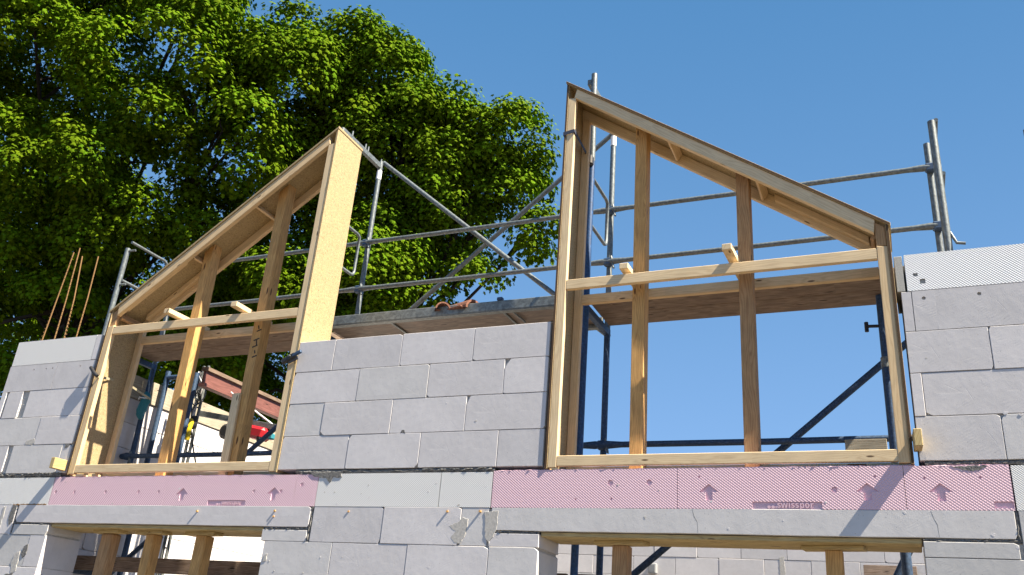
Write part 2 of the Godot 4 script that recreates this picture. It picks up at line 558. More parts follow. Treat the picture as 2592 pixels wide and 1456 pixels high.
func front_wall() -> void:
	var w := thing("front_wall", "front wall of grey aerated concrete blocks with pink foam band above two lower openings", "wall", Vector3(0, GROUND, 0))
	var E1 := 5.35
	# upper courses
	var y := func(i: int) -> float: return i * H
	var left := [[[-4.11, -3.80], [-3.74, -3.124], [-3.124, -3.01]], [[-4.11, -3.492], [-3.492, -3.01]], [[-4.11, -4.045], [-4.02, -3.825], [-3.745, -3.01]], [[-4.11, -3.483], [-3.483, -3.01]]]
	var mid := [[[-0.788, -0.192], [-0.192, 0.408], [0.408, 1.008], [1.008, 1.341]], [[-0.788, -0.457], [-0.457, 0.143], [0.143, 0.743], [0.743, 1.341]], [[-0.788, -0.186], [-0.186, 0.414], [0.414, 1.014], [1.014, 1.341]], [[-0.788, -0.445], [-0.445, 0.155], [0.155, 0.755], [0.755, 1.341]]]
	var right := [[[3.575, 3.999], [3.999, 4.6], [4.6, E1]], [[3.575, 3.635], [3.635, 4.235], [4.235, 4.835], [4.835, E1]], [[3.575, 4.003], [4.003, 4.603], [4.603, E1]], [[3.575, 3.632], [3.632, 4.232], [4.232, 4.832], [4.832, E1]]]
	for part in [left, mid, right]:
		for i in 4:
			for b in part[i]:
				var lift := 0.004 if i == 0 else 0.0
				if i == 3 and (b[0] == 3.632 or b[1] < -3.0):
					drilled(w, b[0], b[1], i * H, (i + 1) * H, [3.695, 3.985] if b[0] > 3.0 else [-3.78, -3.62, -3.535] if b[1] < -3.4 else [-3.19])
					continue
				broken = Vector2(-1, 0)
				if i == 2 and b[0] == 1.014: broken = Vector2(3, 0.042)
				elif i == 1 and b[0] == 0.743: broken = Vector2(3, 0.036)
				elif i == 0 and b[0] == -3.124: broken = Vector2(2, 0.026)
				elif i == 1 and b[0] == 3.635: broken = Vector2(0, 0.022)
				elif i == 1 and b[0] == -0.457: broken = Vector2(0, 0.024)
				block(w, b[0], b[1], i * H + lift, (i + 1) * H)
				broken = Vector2(-1, 0)
	# recessed tongue-and-groove ends beside the cut blocks
	block(w, -3.825, -3.745, 2 * H, 3 * H, M.aac2, "block", 0.022)
	block(w, -4.045, -4.02, 2 * H, 3 * H, M.aac2, "block", 0.03)
	block(w, -3.80, -3.74, 0.004, H, M.aac2, "block", 0.022)
	# top course of white foam, left and right
	foam_board(w, -4.10, -3.078, 1.018, 1.2555, M.foam_white, [])
	block(w, -3.078, -3.012, 1.018, 1.2555, M.aac2)
	foam_board(w, 3.612, 4.8, 1.018, 1.2555, M.foam_bright, [["box", 3.70, 1.075, 0.03, 0.03], ["box", 3.665, 1.12, 0.025, 0.02]])
	foam_board(w, 4.8, E1, 1.018, 1.2555, M.foam_bright, [])
	block(w, 3.555, 3.603, 1.018, 1.2535, M.foam_plain, "insulation_board")
	# the concrete core of the ring beam behind the foam
	for s in [[-4.10, -3.02], [3.565, E1]]:
		place(box_mesh(Vector3(s[1] - s[0], 0.225, 0.23)), "ring_beam", M.mortar, w, Transform3D(Basis.IDENTITY, Vector3((s[0] + s[1]) / 2, 1.132, -0.242)))
	# band between the storeys
	var B := -0.2626
	var TP := -0.022
	foam_board(w, -4.11, -3.105, B, TP - 0.012, M.foam_white, [])
	var lh := []
	for hx in [-3.048, -2.831, -2.477, -2.119, -1.904]: lh.append(["hole", hx, -0.157, 0.014])
	foam_board(w, -3.10, -1.844, B, TP - 0.012, M.pink, lh)
	var pl := foam_board(w, -1.844, -0.596, B, TP - 0.012, M.pink, [["arrow", -1.662, -0.176], ["arrow", -0.782, -0.172], ["hole", -0.964, -0.155, 0.014], ["hole", -0.715, -0.155, 0.015], ["box", -1.21, -0.240, 0.36, 0.04]])
	foam_board(w, -0.596, -0.402, B, TP - 0.012, M.pink, [["hole", -0.538, -0.108, 0.016]])
	foam_board(w, -0.400, 0.603, B, TP - 0.008, M.foam_white, [])
	foam_board(w, 0.606, 0.992, B, TP - 0.008, M.foam_white, [])
	foam_board(w, 0.996, 2.229, B, TP, M.pink, [["hole", 1.806, -0.106, 0.018], ["hole", 2.054, -0.105, 0.018], ["hole", 1.815, -0.205, 0.008], ["hole", 1.58, -0.21, 0.007]])
	var pr := foam_board(w, 2.229, 3.487, B, TP, M.pink, [["arrow", 2.418, -0.164], ["arrow", 3.294, -0.164], ["hole", 3.122, -0.153, 0.017], ["hole", 2.36, -0.075, 0.007], ["hole", 3.34, -0.08, 0.007], ["box", 2.86, -0.242, 0.385, 0.044]])
	foam_board(w, 3.487, 4.003, B, TP - 0.002, M.pink, [["arrow", 3.663, -0.166], ["hole", 3.59, -0.09, 0.007], ["hole", 3.86, -0.09, 0.007], ["box", 3.953, -0.234, 0.09, 0.035]])
	foam_board(w, 4.008, E1, B, TP - 0.005, M.foam_white, [])
	lettering(pl, "swisspor", Vector3(-1.165, -0.238, -0.0055), 0.046)
	lettering(pr, "swisspor", Vector3(2.905, -0.238, -0.0055), 0.048)
	for bx in [[pl, -1.30], [pr, 2.76]]:
		for k in 3:
			place(tube_mesh([Vector3(0, 0, -0.008), Vector3(0, 0, -0.002)], [0.009, 0.009], 12), "lettering", M.pink_flat, bx[0], Transform3D(Basis.IDENTITY, Vector3(bx[1] + k * 0.023, -0.25, 0)))
	for s in [[-4.10, 1.0], [1.0, E1]]:
		place(box_mesh(Vector3(s[1] - s[0] - 0.002, 0.225, 0.234)), "ring_beam", M.mortar, w, Transform3D(Basis.IDENTITY, Vector3((s[0] + s[1]) / 2, -0.147, -0.2415)))
	# lintels and the course beside them
	var LB := -0.4087
	var R := -0.509
	block(w, -3.44, -0.425, LB, B, M.aac0, "lintel", 0.0, 0.001)
	block(w, 1.003, 3.995, LB, B, M.aac3, "lintel", 0.0, 0.001)
	block(w, -4.11, -3.46, R, B)
	block(w, -3.44, -3.022, R, LB - 0.016, M.aac_grey)
	block(w, -0.825, -0.428, R, LB - 0.02)
	block(w, -0.400, 0.184, R, B)
	block(w, 0.184, 0.785, R, B)
	block(w, 0.785, 0.985, R, B)
	block(w, 0.998, 1.347, R, LB - 0.016)
	block(w, 3.548, 3.995, R, LB - 0.016, M.aac_grey)
	block(w, 4.012, 4.6, R, B, M.aac_grey)
	block(w, 4.6, E1, R, B, M.aac_grey)
	# piers below
	for i in range(1, 10):
		var y1 := R - (i - 1) * H; var y0 := y1 - H
		if y0 < GROUND - 0.05: break
		var sh := 0.0 if i % 2 == 1 else 0.3
		for span in [[-4.11, -3.022], [-0.79, 1.347], [3.548, E1]]:
			var cuts := [span[0]]
			var x := -0.212 - 6.0 + sh
			while x < span[1] - 0.05:
				if x > span[0] + 0.05: cuts.append(x)
				x += 0.6013
			cuts.append(span[1])
			for k in cuts.size() - 1:
				block(w, cuts[k], cuts[k + 1], max(y0, GROUND), y1, M.aac_grey if span[0] > 3.0 or (span[0] < -4.0 and rng.randf() < 0.6) else null)
		if y1 < -1.7:
			for span in [[-3.022, -0.79], [1.347, 3.548]]:
				var x: float = span[0]
				while x < span[1] - 0.02:
					block(w, x, min(x + 0.6, span[1]), max(y0, GROUND), y1)
					x += 0.6
	# mortar core seen in the joints
	for s in [[-4.10, -3.02, 0.008, 1.01], [-0.778, 1.331, 0.008, 1.006], [3.585, E1 - 0.01, 0.008, 1.01], [-4.10, -3.032, GROUND, -0.27], [-0.78, 1.337, GROUND, -0.27], [3.558, E1 - 0.01, GROUND, -0.27]]:
		place(box_mesh(Vector3(s[1] - s[0], s[3] - s[2], 0.33)), "mortar_core", M.smear, w, Transform3D(Basis.IDENTITY, Vector3((s[0] + s[1]) / 2, (s[2] + s[3]) / 2, -0.18)))
	# squeezed mortar
	lumpy("mortar_bed", w, M.mortar, -4.11, -3.05, -0.008, 0.016, 0.002, 1)
	lumpy("mortar_bed", w, M.mortar, -3.45, -3.06, 0.004, 0.020, 0.005, 11)
	lumpy("mortar_bed", w, M.mortar, -0.62, 1.0, -0.014, 0.013, 0.001, 2)
	lumpy("mortar_bed", w, M.mortar, -0.58, -0.2, -0.02, 0.020, 0.004, 3)
	lumpy("mortar_bed", w, M.mortar, 0.45, 0.98, -0.008, 0.015, 0.004, 12)
	lumpy("mortar_bed", w, M.mortar, 3.60, E1, -0.009, 0.012, -0.002, 4)
	lumpy("mortar_bed", w, M.mortar, -0.82, -0.43, LB - 0.012, 0.014, 0.002, 5)
	lumpy("mortar_bed", w, M.mortar, -3.46, -3.03, LB - 0.008, 0.009, 0.001, 6)
	lumpy("mortar_bed", w, M.mortar, 1.06, 1.345, LB - 0.008, 0.008, 0.0, 7)
	lumpy("mortar_bed", w, M.mortar, 3.55, 4.01, LB - 0.010, 0.011, 0.001, 8)
	lumpy("mortar_joint", w, M.mortar, R, B, -0.414, 0.014, 0.004, 9, true)
	lumpy("mortar_joint", w, M.mortar, LB, B, 4.003, 0.011, 0.001, 10, true)
	lumpy("mortar_joint", w, M.mortar, R + 0.02, B - 0.02, -3.45, 0.012, 0.002, 13, true)
	# crumbled top edge of the foam
	for q in [[1.02, 3.55, TP, 21], [3.62, 4.0, TP - 0.002, 22], [-3.09, -0.80, TP - 0.012, 23]]:
		lumpy("crumbled_edge", w, M.pink_flat, q[0], q[1], q[2], 0.0065, 0.0018, q[3])
	# hairline cracks in the lintel
	for q in [[2.315, 2.345], [3.60, 3.625]]:
		var a0: float = q[0]; var a1: float = q[1]
		smear(w, M.mortar, [Vector2(a0, -0.265), Vector2(a0 + 0.012, -0.31), Vector2(a1, -0.34), Vector2(a1 + 0.004, -0.405), Vector2(a1 + 0.0065, -0.405), Vector2(a1 + 0.003, -0.338), Vector2(a0 + 0.015, -0.308), Vector2(a0 + 0.003, -0.265)], 0.0004, "crack")
	# dried splashes and dents
	for q in [[-4.05, -3.15, -0.25, -0.05, 10], [-0.35, 0.95, -0.25, -0.06, 22], [-3.0, -0.45, -0.25, -0.06, 8], [1.1, 4.0, -0.25, -0.05, 10], [-3.4, -0.5, -0.40, -0.275, 12], [1.1, 3.9, -0.40, -0.275, 12], [-0.7, 1.3, 0.03, 1.0, 20], [3.65, 4.2, 0.03, 1.0, 10], [-4.05, -3.1, 0.05, 1.0, 10], [-0.75, 1.3, -0.75, -0.52, 14], [3.6, 4.2, -0.75, -0.44, 8], [-4.0, -3.1, -0.85, -0.45, 12]]:
		for k in int(q[4] * 0.5):
			var c := Vector2(rng.randf_range(q[0], q[1]), rng.randf_range(q[2], q[3]))
			var rr := rng.randf_range(0.003, 0.010)
			var po := PackedVector2Array()
			for j in 9:
				var aa := TAU * j / 9.0
				po.append(c + Vector2(cos(aa) * rng.randf_range(0.6, 1.5), sin(aa)) * rr * rng.randf_range(0.5, 1.2))
			place(extrude_mesh(po, -0.004, rng.randf_range(0.0003, 0.0012), 0.0002), "splash", M.smear if rng.randf() < 0.45 else M.aac2, w)
	# smeared mortar on the pier, where the photograph shows it
	var v := func(a: Array) -> Array:
		var o := []
		for q in a: o.append(Vector2(q[0], q[1]))
		return o
	smear(w, M.smear, v.call([[0.70, -0.385], [0.76, -0.36], [0.80, -0.33], [0.84, -0.34], [0.83, -0.42], [0.80, -0.50], [0.75, -0.49], [0.72, -0.46], [0.75, -0.42]]))
	smear(w, M.smear, v.call([[0.955, -0.29], [1.05, -0.285], [1.055, -0.37], [1.04, -0.42], [1.0, -0.49], [0.97, -0.46], [0.965, -0.38]]))
	smear(w, M.mortar, v.call([[-0.48, -0.02], [-0.22, -0.02], [-0.20, -0.06], [-0.27, -0.055], [-0.30, -0.095], [-0.34, -0.06], [-0.44, -0.05]]), 0.0035)
	smear(w, M.mortar, v.call([[3.72, -0.028], [3.90, -0.028], [3.86, -0.05], [3.80, -0.055]]), 0.0015)
	smear(w, M.mortar, v.call([[-3.24, -0.60], [-3.20, -0.58], [-3.19, -0.66], [-3.22, -0.70], [-3.25, -0.66]]), 0.003)
	smear(w, M.smear, v.call([[-3.32, -0.66], [-3.27, -0.64], [-3.26, -0.80], [-3.31, -0.82], [-3.34, -0.74]]), 0.002)
	smear(w, M.mortar, v.call([[-3.38, -0.83], [-3.28, -0.81], [-3.28, -0.86], [-3.37, -0.87]]), 0.003)
	smear(w, M.mortar, v.call([[-3.52, -0.27], [-3.47, -0.27], [-3.47, -0.40], [-3.50, -0.44], [-3.53, -0.38]]), 0.002)
	smear(w, M.smear, v.call([[-3.63, -0.28], [-3.60, -0.28], [-3.60, -0.50], [-3.63, -0.52]]), 0.0015)
	smear(w, M.rust, v.call([[-3.52, -0.258], [-3.12, -0.255], [-3.12, -0.266], [-3.52, -0.27]]), 0.001, "rust_stain")
	smear(w, M.smear, v.call([[-0.76, -0.60], [-0.74, -0.60], [-0.74, -0.65], [-0.77, -0.65]]), 0.0025)
	smear(w, M.mortar, v.call([[0.24, 0.255], [0.275, 0.252], [0.27, 0.275], [0.245, 0.28]]), 0.001)
	smear(w, M.mortar, v.call([[0.757, 0.76], [0.80, 0.762], [0.785, 0.72], [0.76, 0.70]]), -0.0005)
	smear(w, M.mortar, v.call([[-3.10, 0.25], [-3.04, 0.25], [-3.05, 0.225], [-3.09, 0.22]]), 0.001)
	smear(w, M.smear, v.call([[-3.60, 0.29], [-3.50, 0.31], [-3.48, 0.27], [-3.52, 0.256], [-3.60, 0.258]]), 0.001)

func back_walls() -> void:
	var names := [M.aac0, M.aac1, M.aac2]
	var protos := []
	for k in 3: protos.append(extrude_mesh(block_outline(0.595, 0.249, 0.0011, 0.2), -0.36, 0.0, 0.0035))
	var halfs := [extrude_mesh(block_outline(0.295, 0.249, 0.0011, 0.2), -0.36, 0.0, 0.0035)]
	var s := thing("side_wall", "sunlit block wall running back behind the left dormer frame", "wall", Vector3(-3.7, GROUND, -3.8))
	for i in range(-5, 4):
		var z := -0.372 - (0.0 if i % 2 == 0 else 0.3)
		if i % 2 != 0: place(halfs[0], "block", names[1], s, Transform3D(Basis(Vector3.UP, PI / 2), Vector3(-3.7, (i + 0.5) * H, -0.522)))
		while z > -7.0:
			place(protos[rng.randi() % 3], "block", names[rng.randi() % 3], s, Transform3D(Basis(Vector3.UP, PI / 2), Vector3(-3.7 + rng.randf_range(-0.002, 0.002), (i + 0.5) * H, z - 0.3)))
			z -= 0.6
	place(box_mesh(Vector3(0.33, 1.27 + 1.02, 6.75)), "mortar_core", M.smear, s, Transform3D(Basis.IDENTITY, Vector3(-3.88, -0.13, -3.77)))
	place(box_mesh(Vector3(0.34, 1.53, 6.8)), "wall_base", M.aac1, s, Transform3D(Basis.IDENTITY, Vector3(-3.885, GROUND + 0.765, -3.78)))
	for k in 3:
		board("form_board", s, M.form_grey, Vector3(-3.70, 1.135, -0.40 - k * 2.2), Vector3(-3.70, 1.135, -0.40 - k * 2.2 - 2.19), Vector3.UP, 0.235, 0.03)
	place(box_mesh(Vector3(0.33, 0.23, 6.7)), "ring_beam", M.smear, s, Transform3D(Basis.IDENTITY, Vector3(-3.89, 1.132, -3.76)))
	var b := thing("back_wall", "pale block wall closing the far side, seen through the lower opening", "wall", Vector3(0.8, GROUND, -7.2))
	for i in range(-4, 5):
		var x := -3.7 + (0.0 if i % 2 == 0 else 0.3)
		if i % 2 != 0: place(halfs[0], "block", names[1], b, Transform3D(Basis.IDENTITY, Vector3(-3.55, (i + 0.5) * H + 0.07, -7.2)))
		while x < 5.0:
			place(protos[rng.randi() % 3], "block", names[rng.randi() % 3], b, Transform3D(Basis.IDENTITY, Vector3(x + 0.3, (i + 0.5) * H + 0.07, -7.2 + rng.randf_range(-0.002, 0.002))))
			x += 0.6
	place(box_mesh(Vector3(8.6, 2.2, 0.33)), "mortar_core", M.smear, b, Transform3D(Basis.IDENTITY, Vector3(0.7, 0.15, -7.38)))
	place(box_mesh(Vector3(8.7, 1.85, 0.34)), "wall_base", M.aac1, b, Transform3D(Basis.IDENTITY, Vector3(0.7, GROUND + 0.9, -7.385)))
	smear(b, M.smear, [Vector2(1.9, 0.36), Vector2(1.96, 0.37), Vector2(1.97, 0.1), Vector2(1.9, 0.08)], 0.0)
	var last: MeshInstance3D = b.get_child(b.get_child_count() - 1)
	last.position.z -= 7.198
	var box := thing("junction_box", "small grey junction box on the far pale block wall", "electrical box", Vector3(0.19, 0.10, -7.2))
	place(box_mesh(Vector3(0.12, 0.14, 0.09), 0.01), "case", plain(lin(0.30, 0.31, 0.32), 0.6), box, Transform3D(Basis.IDENTITY, Vector3(0.19, 0.155, -7.153)))
	place(box_mesh(Vector3(0.09, 0.10, 0.01), 0.003), "cover", plain(lin(0.22, 0.23, 0.24), 0.6), box, Transform3D(Basis.IDENTITY, Vector3(0.19, 0.155, -7.104)))
	var dk := thing("dark_board", "dark sheet leaning against the far pale wall behind the lower opening", "board", Vector3(3.2, -0.75, -7.0))
	place(box_mesh(Vector3(0.62, 1.05, 0.02), 0.003), "sheet", M.plywood, dk, Transform3D(Basis(Vector3.RIGHT, -0.12), Vector3(3.25, -0.235, -7.09)))

# ------------------------------------------------------------------ dormer frames
func dormer(is_left: bool) -> void:
	var label := "timber and chipboard dormer frame with pale sunlit outer side below the tree" if is_left else "timber and chipboard dormer frame standing tall against the blue sky"
	var W := 2.19
	var ox := -2.978 if is_left else 3.548
	var dr := 1.0 if is_left else -1.0
	var f := thing("dormer_frame", label, "frame", Vector3(ox + dr * W / 2, -0.02, -0.18), "dormer frames on the wall")
	var yl := 1.49; var yh := 3.04
	var m := (yh - yl) / W
	var c := 1.0 / sqrt(1.0 + m * m)
	var t := 0.018
	var zf := 0.006; var zb := -0.375
	var X := func(s: float) -> float: return ox + dr * s
	var P := func(s: float, y: float) -> Vector2: return Vector2(ox + dr * s, y)
	var yr := func(s: float) -> float: return yl + m * s - t / c
	# cheeks and roof panel
	extr("cheek_panel", f, M.chip, [P.call(0, -0.012), P.call(t, -0.012), P.call(t, yr.call(t)), P.call(0, yr.call(0))], zb, zf, 0.0015)
	extr("cheek_panel", f, M.chip, [P.call(W - t, -0.012), P.call(W, -0.012), P.call(W, yr.call(W)), P.call(W - t, yr.call(W - t))], zb, zf, 0.0015)
	extr("roof_panel", f, M.chip, [P.call(-0.012, yr.call(-0.012) + 0.0005), P.call(W + 0.006, yr.call(W + 0.006) + 0.0005), P.call(W + 0.006, yl + m * (W + 0.006)), P.call(-0.012, yl - m * 0.012)], zb - 0.006, zf + 0.008, 0.0015)
	var ed := zf + 0.0085
	if not is_left:
		extr("edge", f, M.chip_edge, [P.call(-0.010, yr.call(-0.010) + 0.002), P.call(W + 0.004, yr.call(W + 0.004) + 0.002), P.call(W + 0.004, yl + m * (W + 0.004) - 0.002), P.call(-0.010, yl - m * 0.010 - 0.002)], zf, ed, 0.0005)
		extr("edge", f, M.chip_edge, [P.call(W - t + 0.003, -0.010), P.call(W - 0.001, -0.010), P.call(W - 0.001, yr.call(W) - 0.002), P.call(W - t + 0.003, yr.call(W - t) - 0.002)], zf - 0.005, zf + 0.002, 0.0005)
	extr("edge", f, M.chip_edge, [P.call(0.001, -0.010), P.call(t - 0.003, -0.010), P.call(t - 0.003, yr.call(t) - 0.002), P.call(0.001, yr.call(0) - 0.002)], zf - 0.005, zf + 0.002, 0.0005)
	# posts
	var a := t + 0.0015; var b := a + 0.060
	var low_top := 1.335
	for z in [[zf - 0.002, zf - 0.042], [zb + 0.042, zb + 0.002]]:
		var front: bool = z[0] > -0.2
		var lt: float = low_top if front else yr.call(b) - 0.07
		var ht: float = 2.87 if front else yr.call(W - b) - 0.07
		extr("post", f, M.pine, [P.call(a, -0.006), P.call(b, -0.006), P.call(b, lt), P.call(a, lt - 0.008)], z[1], z[0], 0.003)
		extr("post", f, M.pine_pale if front else M.pine, [P.call(W - b, -0.006), P.call(W - a, -0.006), P.call(W - a, ht + (0.01 if front else 0.03)), P.call(W - b, ht)], z[1], z[0], 0.003)
		# roof strips
		var s0 := 0.075 if front else a; var s1 := W - 0.085 if front else W - a
		var th := 0.075 / c
		extr("rafter", f, M.pine if is_left else M.pine_pale, [P.call(s0 + 0.012, yr.call(s0) - 0.001 - th), P.call(s1 + 0.02, yr.call(s1 + 0.02) - th - 0.001), P.call(s1, yr.call(s1) - 0.001), P.call(s0, yr.call(s0) - 0.001)], z[1], z[0], 0.003, Vector3(dr, m, 0).normalized())
		# cross battens and sills
		var y0 := 1.250 if front else 1.275
		board("cross_batten", f, M.pine_pale if front else M.pine, Vector3(X.call(b + 0.001), y0 + 0.036, (z[0] + z[1]) / 2), Vector3(X.call(W - b - 0.001), y0 + 0.036, (z[0] + z[1]) / 2), Vector3.UP, 0.072, 0.038)
		board("sill", f, M.pine_pale if front else M.pine, Vector3(X.call(b + 0.001), 0.037, (z[0] + z[1]) / 2), Vector3(X.call(W - b - 0.001), 0.037, (z[0] + z[1]) / 2), Vector3.UP, 0.067, 0.038)
	# the short stub above the front low post
	extr("post", f, M.stud_brown, [P.call(a, low_top + 0.001), P.call(b, low_top + 0.001), P.call(b, yr.call(b) - 0.02), P.call(a, yr.call(a) - 0.02)], zf - 0.046, zf - 0.012, 0.003)
	# inner strips on the roof panel and noggings
	var th2 := 0.045 / c
	for z in [[-0.085, -0.040], [-0.333, -0.285]]:
		extr("rafter", f, M.pine, [P.call(0.12, yr.call(0.12) - th2), P.call(0.70, yr.call(0.70) - th2), P.call(0.70, yr.call(0.70) - 0.001), P.call(0.12, yr.call(0.12) - 0.001)], z[0], z[1], 0.003, Vector3(dr, m, 0).normalized())
	for s in [0.75, 1.36]:
		var nrm := Vector3(-dr * m, 1, 0).normalized()
		var p := Vector3(X.call(s), yr.call(s) - 0.001, 0) - nrm * 0.034
		board("nogging", f, M.pine, p + Vector3(0, 0, zf - 0.045), p + Vector3(0, 0, zb + 0.045), nrm, 0.066, 0.022)
	var pl := Vector3(X.call(0.05), yr.call(0.05) - 0.07, 0)
	board("nogging", f, M.stud_brown, pl + Vector3(dr * 0.03, 0.0, zf - 0.048), pl + Vector3(dr * 0.03, 0.0, zb + 0.046), Vector3(-dr * m, 1, 0).normalized(), 0.07, 0.03)
	# studs
	var lean := -0.03 if is_left else 0.0
	for k in 2:
		var s0: float = [0.850, 1.577][k]
		var s1: float = s0 + (0.094 if is_left else 0.088)
		var tp: Callable = func(s: float) -> float: return yr.call(s + lean) - 0.002
		extr("stud", f, M.stud_brown if k == 0 and not is_left else M.stud, [P.call(s0, -0.022), P.call(s1, -0.022), P.call(s1 + lean, tp.call(s1)), P.call(s0 + lean, tp.call(s0))], -0.236, -0.130, 0.004)
	# laths laid over the battens
	var laths := [[-2.185, 0.11, 0.012], [-1.462, 0.10, -0.01]] if is_left else [[1.865, 0.035, 0.0], [2.585, 0.155, 0.02]]
	for l in laths:
		board("lath", f, M.pine_pale, Vector3(l[0], 1.3695, l[1]), Vector3(l[0] + l[2], 1.3695, -0.385), Vector3.UP, 0.042, 0.062)
	if is_left:
		board("stiffener", f, M.pine_pale, Vector3(-1.405, -0.02, -0.115), Vector3(-1.425, 0.66, -0.115), Vector3.RIGHT, 0.075, 0.026)
		# dark marker strokes on the stud
		for q in [[1.24, 0.035, 0.012, -1.355], [1.21, 0.012, 0.05, -1.345], [1.13, 0.012, 0.06, -1.352], [1.10, 0.05, 0.012, -1.346], [1.07, 0.012, 0.055, -1.356], [1.02, 0.03, 0.012, -1.345], [0.98, 0.012, 0.05, -1.34]]:
			place(box_mesh(Vector3(q[2], q[1], 0.001), 0.0002), "paint_mark", M.mark, f, Transform3D(Basis(Vector3.BACK, 0.3), Vector3(q[3], q[0], -0.1292)))
		board("shim", f, M.pine_pale, Vector3(-2.88, -0.016, -0.035), Vector3(-2.80, -0.016, -0.035), Vector3.UP, 0.018, 0.06)
		board("shim", f, M.pine, Vector3(-2.70, -0.014, -0.04), Vector3(-2.66, -0.014, -0.04), Vector3.UP, 0.02, 0.06)
	else:
		board("shim", f, M.pine_pale, Vector3(1.405, -0.0135, -0.036), Vector3(1.445, -0.0135, -0.036), Vector3.UP, 0.014, 0.07)
		board("shim", f, M.plank_old, Vector3(3.20, -0.009, -0.07), Vector3(3.30, -0.009, -0.07), Vector3.UP, 0.02, 0.06)

# ------------------------------------------------------------------ scaffold
func scaffold() -> void:
	var f := thing("scaffold", "galvanised tube scaffold with plank decks standing behind the block wall", "scaffold", Vector3(0.1, GROUND, -0.85))
	var zn := -0.5; var zf := -1.2
	var xs := [-3.61, -1.15, 1.36, 3.90]
	var tn := [2.43, 3.42, 3.47, 2.49]
	var tf := [2.30, 3.46, 3.40, 2.74]
	for i in 4:
		var nx: float = xs[i] + (0.052 if i == 2 else 0.0)
		var cut: float = 2.60 if i == 2 else 1.40
		tube("standard", f, M.steel_blue if i == 2 else M.steel_shaded, [Vector3(nx, GROUND, zn), Vector3(nx, cut, zn)], 0.0265, 14)  # lower length coloured as if in shade, plain steel above the cut
		tube("standard", f, M.steel, [Vector3(nx, cut, zn), Vector3(nx - (0.012 if i == 2 else 0.0), tn[i], zn)], 0.0255, 14)
		tube("standard", f, M.steel_shaded, [Vector3(xs[i], GROUND, zf), Vector3(xs[i], 1.40, zf)], 0.0255, 14)  # below deck height the tube colour has the shade painted in
		var s := tube("standard", f, M.steel, [Vector3(xs[i], 1.40, zf), Vector3(xs[i], tf[i], zf)], 0.0245, 14)
		if i == 1 or i == 2:
			place(tube_mesh([Vector3(0, -0.05, 0), Vector3(0, 0.05, 0)], [0.0262, 0.0262], 14), "sticker", M.white_tape, s, Transform3D(Basis.IDENTITY, Vector3(xs[i], tf[i] - 0.16, zf)))
			board("transom", f, M.steel, Vector3(xs[i], 3.40, zn), Vector3(xs[i], 3.40, zf), Vector3.UP, 0.055, 0.04)
			for z in [-0.66, -0.90, -0.95, -1.2]:
				tube("spigot", f, M.steel, [Vector3(xs[i], 3.42, z), Vector3(xs[i], 3.49, z)], 0.009, 8)
		for y in [1.375, -0.705]:
			board("transom", f, M.steel_shaded, Vector3(xs[i], y, zn + 0.02), Vector3(xs[i], y, zf - 0.02), Vector3.UP, 0.055, 0.045)
		# bent side bracket
		tube("bracket", f, M.steel, [Vector3(xs[i] + 0.03, 2.50, zn), Vector3(xs[i] + 0.03, 2.50, -0.96), Vector3(xs[i] + 0.03, 2.485, -1.0), Vector3(xs[i] + 0.03, 2.12, -1.0), Vector3(xs[i] + 0.03, 2.085, -0.985), Vector3(xs[i] + 0.03, 2.07, -0.95), Vector3(xs[i] + 0.03, 2.07, zn)], 0.015, 10)
		for y in [2.50, 2.0, 0.42]:
			place(box_mesh(Vector3(0.075, 0.07, 0.06), 0.012), "coupler", M.steel_shaded, f, Transform3D(Basis.IDENTITY, Vector3(xs[i], y, zf + 0.045)))
			place(box_mesh(Vector3(0.014, 0.12, 0.03), 0.004), "wedge", M.steel, f, Transform3D(Basis(Vector3.BACK, 0.2), Vector3(xs[i] + 0.045, y - 0.01, zf + 0.06)))
	# light outer tube beside the last frame and the one past it
	tube("standard", f, M.steel, [Vector3(4.578, GROUND, zf), Vector3(4.578, 2.74, zf)], 0.025, 14)
	tube("hook", f, M.steel, [Vector3(3.92, 1.62, zn), Vector3(3.95, 1.53, zn + 0.02), Vector3(4.0, 1.52, zn + 0.02)], 0.010, 8)
	tube("hook", f, M.steel, [Vector3(-3.585, 2.40, zn), Vector3(-3.52, 2.41, zn - 0.02)], 0.012, 8)
	tube("hook", f, M.steel, [Vector3(-3.585, 2.02, zn), Vector3(-3.53, 2.03, zn - 0.02)], 0.012, 8)
	for i in 3:
		for y in [2.50, 2.0]:
			rail("guard_rail", f, M.steel, Vector3(xs[i], y, zf + 0.055), Vector3(xs[i + 1], y, zf + 0.055), 0.0205)
		rail("ledger", f, M.steel_shaded, Vector3(xs[i] - (0.08 if i == 0 else 0.0), 0.42, zf + 0.055), Vector3(xs[i + 1], 0.42, zf + 0.055), 0.024)
		rail("ledger", f, M.steel_shaded, Vector3(xs[i], -0.08, zf + 0.055), Vector3(xs[i + 1], -0.08, zf + 0.055), 0.021)
	tube("brace", f, M.steel, [Vector3(-1.15, 3.48, zf - 0.05), Vector3(1.36, 1.36, zf - 0.05)], 0.022)
	tube("brace", f, M.steel, [Vector3(-1.13, 1.385, zf - 0.10), Vector3(1.36, 3.43, zf - 0.10)], 0.022)
	tube("brace", f, M.steel_shaded, [Vector3(3.87, 1.36, zf - 0.05), Vector3(1.36, -0.73, zf - 0.05)], 0.026)
	tube("brace", f, M.steel_shaded, [Vector3(-1.15, 1.32, zf - 0.05), Vector3(-3.61, -0.73, zf - 0.05)], 0.024)
	tube("brace", f, M.steel_shaded, [Vector3(3.86, 0.42, zf - 0.16), Vector3(2.2, -2.7, zf - 0.16)], 0.026)
